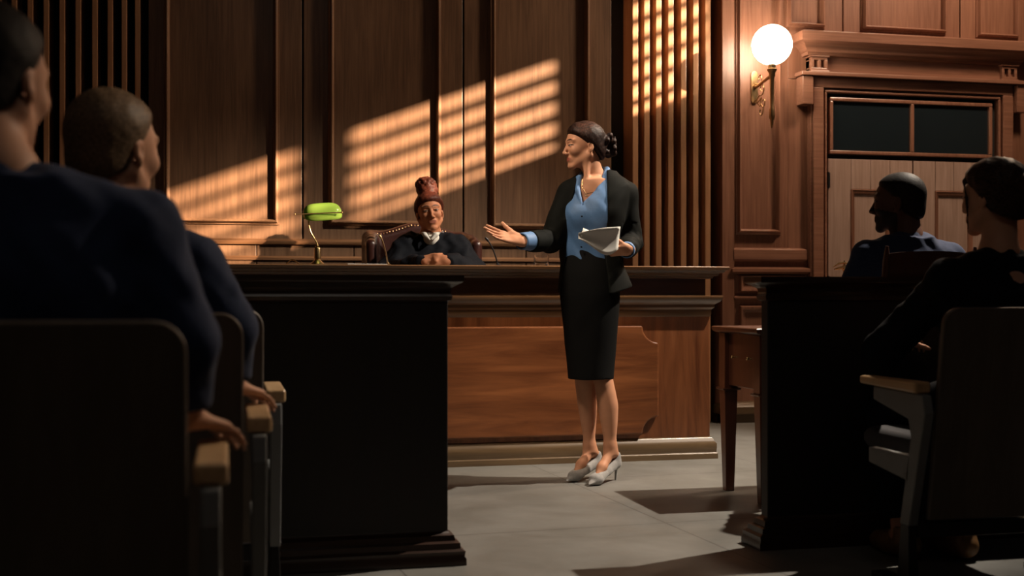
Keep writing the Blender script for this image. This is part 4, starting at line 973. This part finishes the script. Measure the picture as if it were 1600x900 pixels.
# ------------------------------------------------------------------ seated people (faces -y before turning)
HC_ = {'hair_black': (.014, .011, .009), 'hair_light': (.12, .08, .05), 'hair_mid': (.03, .015, .01)}
HP = {'short': ((-.072, .072), (-.010, -.016), (.080, -.075)), 'buzz': ((-.072, .070), (-.010, -.016), (.080, -.070)), 'pony': ((-.083, .066), (-.010, -.020), (.078, -.070))}
def seated(loc, rz, label, hyaw, hpitch, skin, hair, hmat, coat, trousers, arms, res=.006, fem=False, headc=(0, .0, 1.275), hs=1.04, width=1.0, shoes='tan', pony=False, beard=None, lean=0.0, zsh=1.06, legs=True, hairth=.006, hroll=0, knees=None, faceres=None, tro_mat=None, feet=None):
    root = thing('person', label, 'person', loc, rz)
    hf = Fr(headc, rot(hyaw, hpitch, hroll), hs)
    r = faceres or res
    V = Vol((-.48, -.92, 0), (.48, .30, headc[2]+.16), r)
    head(V, hf, fem)
    nb = np.array([headc[0]*.5, .035+lean, zsh+.045]); sw = .175*width
    V.cap(hf(0, .025, -.06), nb, .052 if fem else .060, .060, .03); V.cap(nb, (0, .04+lean, zsh-.06), .06, .11, .04)
    V.loft([(.46, 0, .02, .15, .12), (.7, 0, .03, .14, .11), (.95, 0, .03+lean, .17, .115), (zsh-.02, 0, .03+lean, .13, .08)], .04)
    AR = []
    for sx, (El, Wr, fd, pn, cu) in zip((-1, 1), arms):
        Sh = np.array([sx*sw, .03+lean, zsh-.035]); El = np.array(El, float); Wr = np.array(Wr, float); AR.append((sx, Sh, El, Wr))
        V.chain([Sh, El, Wr], [.052*width, .042, .030], .02)
        hand(V, Wr, fd, pn, -sx*cu[1], 1.0 if not fem else .93, curl=[cu[0]]*4, spread=(.08, .02, -.04, -.1), thumb=(.6, .25, .2))
    kn = knees or [(-.13, -.46, .53), (.13, -.46, .53)]; ft = feet or [(-.14, -.42, .08), (.14, -.42, .08)]
    hp = [(-.095, .02, .55), (.095, .02, .55)]
    for a, b, c in zip(hp, kn, ft): V.chain([a, b, c], [.085, .060, .042], .02); V.cap(c, np.array(c)+np.array([0, -.15, -.035]), .035, .028, .02)
    V.build('body', M['skin'], root, face_cols(hf, skin, np.array(skin)*np.array([.6, .35, .35]), (.02, .012, .01), beard=beard, scalp=(HC_[hmat], *HP[hair], .35)), 1)
    V = Vol(hf.c-.2, hf.c+.22, max(.004, r*.8)); 
    if hair == 'short': hair_cap(V, hf, hairth, front=(-.072, .074), ear=(-.010, -.016), nape=(.080, -.075)); V.folds(.0010, 180, 3)
    elif hair == 'buzz': hair_cap(V, hf, hairth, front=HP['buzz'][0], ear=HP['buzz'][1], nape=HP['buzz'][2])
    elif hair == 'pony':
        hair_cap(V, hf, .014, front=(-.083, .066), ear=(-.010, -.020), nape=(.078, -.070)); V.cap(hf(0, .095, .03), hf(.01, .135, .03), .030, .034, .01); V.chain([hf(.01, .135, .03), hf(.03, .165, -.03), hf(.02, .15, -.13)], [.034, .034, .018], .02)
        for sx in (-1, 1): V.chain([hf(sx*.050, -.072, .060), hf(sx*.068, -.050, .005), hf(sx*.064, -.048, -.050), hf(sx*.056, -.052, -.095)], [.006, .006, .005, .003], .006)
        V.folds(.0018, 160, 3)
    if hair: V.build('hair', M[hmat], root)
    # jacket
    V = Vol((-.52, -.66, .40), (.52, .34, zsh+.16), r)
    V.loft([(.47, 0, .0, .19*width, .14), (.60, 0, .015, .175*width, .135), (.80, 0, .025, .185*width, .14), (.95, 0, .03+lean, .205*width, .145), (zsh-.05, 0, .035+lean, .195*width, .115), (zsh, 0, .04+lean, .15*width, .085), (zsh+.05, 0, .045+lean, .085, .070)], .03)
    for sx, Sh, El, Wr in AR:
        V.cap(np.array([sx*.05, .045+lean, zsh+.025]), Sh, .050, .070, .035)
        e = El+(Wr-El)*.86; V.chain([Sh, El, e], [.074, .064, .046], .025); V.half(e, unit(Wr-El), lo=e-.12, hi=e+.12)
    V.folds(.0045, 24, 12, zs=.5); V.folds(.002, 50, 14, zs=.8)
    V.chain([nb+np.array([-.062, -.03, -.005]), nb+np.array([-.045, .020, .008]), nb+np.array([0, .042, .014]), nb+np.array([.045, .020, .008]), nb+np.array([.062, -.03, -.005])], [.018, .021, .022, .021, .018], .02)
    V.cap(nb+np.array([0, -.02, -.02]), nb+np.array([0, -.03, .12]), .055, .062, .004, 's')
    V.build('jacket', M[coat], root)
    V = Vol((-.30, -.62, .08), (.30, .22, .68), max(r, .006))
    for a, b, c in zip(hp, kn, ft):
        c2 = np.array(b)+(np.array(c)-np.array(b))*.86; V.chain([a, b, c2], [.105, .083, .066], .03); V.half(c2, unit(np.array(c)-np.array(b)), lo=c2-.1, hi=c2+.1)
    V.ell((0, .04, .54), (.19, .14, .10), k=.04)
    V.folds(.006, 24, 15); V.build('trousers', M[trousers], root)
    for c in ft:
        c = np.array(c); V = Vol((c[0]-.07, c[1]-.26, -.005), (c[0]+.07, c[1]+.12, .16), .005)
        V.cap(c+np.array([0, .03, -.025]), c+np.array([0, -.08, -.035]), .043, .042, .02); V.cap(c+np.array([0, -.08, -.035]), c+np.array([0, -.17, -.042]), .044, .034, .02); V.cap(c+np.array([0, .01, -.01]), c+np.array([0, .01, .02]), .045, .045, .015)
        V.op((c[0]-.07, c[1]-.26, -.02), (c[0]+.07, c[1]+.12, .05), lambda A, B, D: D-.002, .002, 's', 0)
        V.cap(c+np.array([0, .01, .04]), c+np.array([0, .01, .12]), .036, .05, .004, 's'); V.build('shoe', M[shoes], root)
    return root
def rest(sx, ex=.268, wy=.0, wx_=.27, z=.708): return ((sx*ex, .04, .85), (sx*wx_, wy, z), (sx*.55, -.70, -.22), (sx*.1, -.25, -1), (.22, 1))
# left: nearest man
LIGHT = (.50, .26, .165); DARK = (.085, .038, .024)
seated((-.345, 2.24, 0), PI, 'closest seated man at the left edge, back to the camera, in a dark navy coat', -.42, .05, LIGHT, 'short', 'hair_black', 'navy2', 'blackcloth', (rest(-1), rest(1)), .0075, headc=(.055, -.03, 1.295), width=1.10, shoes='tan', zsh=1.07, hs=1.15)
seated((-.262, 2.98, 0), PI, 'seated man with short light brown hair and a navy jacket, behind the nearest man', -.62, .0, LIGHT, 'short', 'hair_light', 'navy', 'blackcloth', (rest(-1), rest(1)), .0065, headc=(-.005, -.0, 1.262), width=1.04, zsh=1.03, hs=1.17)
# right: ponytail
p5 = ((-.27, -.10, .74), (-.22, -.34, .70), (.3, -.9, -.1), (0, -.2, -1), (.3, 1)); p5b = ((.265, -.24, .725), (.10, -.40, .76), (-.8, -.5, .05), (0, -.2, -1), (.4, 1))
seated((2.485, 3.59, 0), PI, 'person with a brown ponytail seated at the right edge, in dark clothes and tan shoes', .36, .0, LIGHT, 'pony', 'hair_mid', 'blackcloth', 'blackcloth', (p5, p5b), .0065, fem=True, headc=(-.01, -.0, 1.245), hs=1.06, zsh=1.0, knees=[(-.12, -.33, .50), (.15, -.36, .50)], feet=[(-.02, -.20, .075), (.17, -.25, .075)])
# right counsel
c4 = P(1420, 400, 4.62); cc = P(1437, 400, 4.40)
counsel_chair(float(cc[0]), 4.40, 'mahogany chair behind the right bar panel, holding the bald man in the navy suit')
dk = ((-.33, -.02, .80), (-.20, -.24, .84), (.6, -.75, -.1), (0, -.1, -1), (.3, 1)); dk2 = ((.33, -.02, .80), (.20, -.24, .84), (-.6, -.75, -.1), (0, -.1, -1), (.3, 1))
KN = dict(knees=[(-.12, -.16, .50), (.12, -.16, .50)], feet=[(-.13, -.10, .075), (.13, -.10, .075)])
seated((float(c4[0]), 4.66, 0), PI+.1, 'bald man with a short beard in a navy suit, seated at the table, back turned', .72, .0, DARK, 'buzz', 'hair_black', 'navy', 'navy2', (dk, dk2), .0055, headc=(.02, -.01, 1.315), hs=1.08, width=1.10, beard=(.012, .008, .007), hairth=.003, zsh=1.11, faceres=.0045, **KN)
c6 = P(183, 400, 4.66)
counsel_chair(float(c6[0]), 4.45, 'chair behind the left bar panel, hidden behind the gallery men')
seated((float(c6[0]), 4.66, 0), PI-.1, 'person in dark clothes beyond the left bar, only a shoulder showing', -.5, .0, LIGHT, 'short', 'hair_black', 'blackcloth', 'blackcloth', (dk, dk2), .0075, headc=(-.02, -.01, 1.255), width=1.1, zsh=1.07, **KN)
# ================================================================== gallery seats
def gallery_seat(x, y, label, rz=0):
    s = thing('gallery_chair', label, 'seat', (x, y, 0), rz, None)
    # backrest slab, rounded upper corners, leaning back (towards -y)
    o = []; w = .25; r = .05; z0, z1 = .22, .885
    pts = [(-w, z0), (w, z0)]+[(w-r+r*math.cos(a), z1-r+r*math.sin(a)) for a in np.linspace(0, PI/2, 7)]+[(-w+r-r*math.sin(a), z1-r+r*math.cos(a)) for a in np.linspace(0, PI/2, 7)]
    m = MB(); m.prism(pts, 'y', 0, .022); b = m.build('backrest', M['seatback'], s, bevel=.006, seg=3)
    for v in b.data.vertices: v.co.y -= (v.co.z-.4)*.14
    V = MB(); V.stack(-.22, .22, .03, .06, [(-.01, .44), (.0, .46), (.006, .80), (-.01, .84)]); q = V.build('back_cushion', M['seatfab'], s, bevel=.02, seg=4)
    for v in q.data.vertices: v.co.y -= (v.co.z-.4)*.14
    m = MB(); m.stack(-.21, .21, .10, .50, [(-.05, .385), (-.01, .395), (0, .42), (0, .44), (-.01, .462), (-.05, .472)]); m.build('seat_cushion', M['seatfab'], s, smooth=True, bevel=.012, seg=3)
    for sx in (-1, 1):
        X = sx*.285
        m = MB(); m.prism([(.0, .618), (.34, .628), (.34, .655), (-.0, .655)], 'x', X-.028, X+.028)
        for v in range(0): pass
        m.build('armrest', M['beech'], s, bevel=.008, seg=3)
        m = MB()
        m.prism([(-.02, .616), (.27, .624), (.27, .58), (.06, .535), (.045, .48), (.11, .20), (.055, .20), (-.035, .56)], 'x', X-.016, X+.016)
        m.prism([(.05, .42), (.30, .42), (.30, .37), (.06, .34)], 'x', X-.016, X+.016)
        m.build('side_frame', M['grey_frame'], s, bevel=.004)
        m = MB(); m.taper((X, .085, .018), (.02, .035), (X, .085, .205), (.012, .024)); m.build('leg', M['black_metal'], s, bevel=.003)
        m = MB(); m.box(X-.03, X+.03, -.10, .26, 0, .02); m.build('foot_plate', M['black_metal'], s, bevel=.004)
    m = MB(); m.box(-.27, .27, .06, .10, .16, .21); m.build('cross_rail', M['black_metal'], s, bevel=.004)
    return s
SEATS = [(-.31, 2.00, 'dark gallery seat at the left nearest the camera, holding the closest man'),
         (-.215, 2.74, 'gallery seat in the second row, holding the man with light brown hair'),
         (-.15, 3.50, 'gallery seat in the front row at the left, its pale armrest empty'),
         (2.375, 3.36, 'gallery seat with a grey frame holding the person with the ponytail')]
for x, y, l in SEATS: gallery_seat(x, y, l)

# ================================================================== lights and camera
def sun(name, d, energy, col, ang):
    l = bpy.data.lights.new(name, 'SUN'); l.energy = energy; l.color = col; l.angle = ang
    o = bpy.data.objects.new(name, l); C.objects.link(o); o.rotation_euler = Vector(d).to_track_quat('-Z', 'Y').to_euler(); return o
def spot(name, loc, tgt, energy, col, size, blend, rad):
    l = bpy.data.lights.new(name, 'SPOT'); l.energy = energy; l.color = col; l.spot_size = math.radians(size); l.spot_blend = blend; l.shadow_soft_size = rad
    o = bpy.data.objects.new(name, l); C.objects.link(o); o.location = loc; o.rotation_euler = (Vector(tgt)-Vector(loc)).to_track_quat('-Z', 'Y').to_euler(); return o
def area(name, loc, tgt, energy, col, sx, sy):
    l = bpy.data.lights.new(name, 'AREA'); l.energy = energy; l.color = col; l.shape = 'RECTANGLE'; l.size = sx; l.size_y = sy
    o = bpy.data.objects.new(name, l); C.objects.link(o); o.location = loc; o.rotation_euler = (Vector(tgt)-Vector(loc)).to_track_quat('-Z', 'Y').to_euler(); return o
sun('sunlight', (-1, .8, -.38), 38.0, (1, .70, .46), .012)
spot('ceiling_spotlight', (4.55, 5.25, 4.5), (1.5, 5.9, .5), 1500, (1, .87, .72), 66, .5, .03)
area('wall_fill_area', (5.6, 6.6, 4.7), (1.5, 8.2, 1.6), 125, (1, .72, .50), .5, .4)  # added soft fill raking the back wall from the right, no ceiling fixture
area('gallery_fill_area', (.6, .6, 4.8), (.6, 1.2, 0), 8, (1, .86, .72), 1.5, 1.0)  # added dim ambient fill that lifts the seat backs, not a room lamp
spot('front_fill_spot', (.3, 4.7, 3.5), (1.75, 6.0, 1.15), 260, (1, .80, .60), 40, .7, .28)  # added fill from the front left for the standing woman and bench front
spot('gallery_fill_spot', (3.0, 3.9, 3.7), (.0, 2.75, .85), 230, (1, .80, .58), 24, .6, .05)  # added spot that brightens hands and sleeves at the left seats
w = bpy.data.worlds.new('sky'); bpy.context.scene.world = w; w.use_nodes = True
bg = w.node_tree.nodes['Background']; bg.inputs[0].default_value = (.45, .62, .9, 1); bg.inputs[1].default_value = .6
cam = bpy.data.cameras.new('camera'); co = bpy.data.objects.new('camera', cam); C.objects.link(co)
co.location = (0, 0, HC); co.rotation_euler = (PI/2, 0, -TH); cam.sensor_width = 36; cam.lens = F/1600*36; cam.shift_y = 10/1600.; cam.clip_start = .05
cam.dof.use_dof = True; cam.dof.focus_distance = 6.2; cam.dof.aperture_fstop = 2.8
sc_ = bpy.context.scene; sc_.camera = co
sc_.view_settings.view_transform = 'Standard'; sc_.view_settings.look = 'None'; sc_.view_settings.gamma = 1; sc_.view_settings.use_curve_mapping = False; sc_.view_settings.exposure = 0
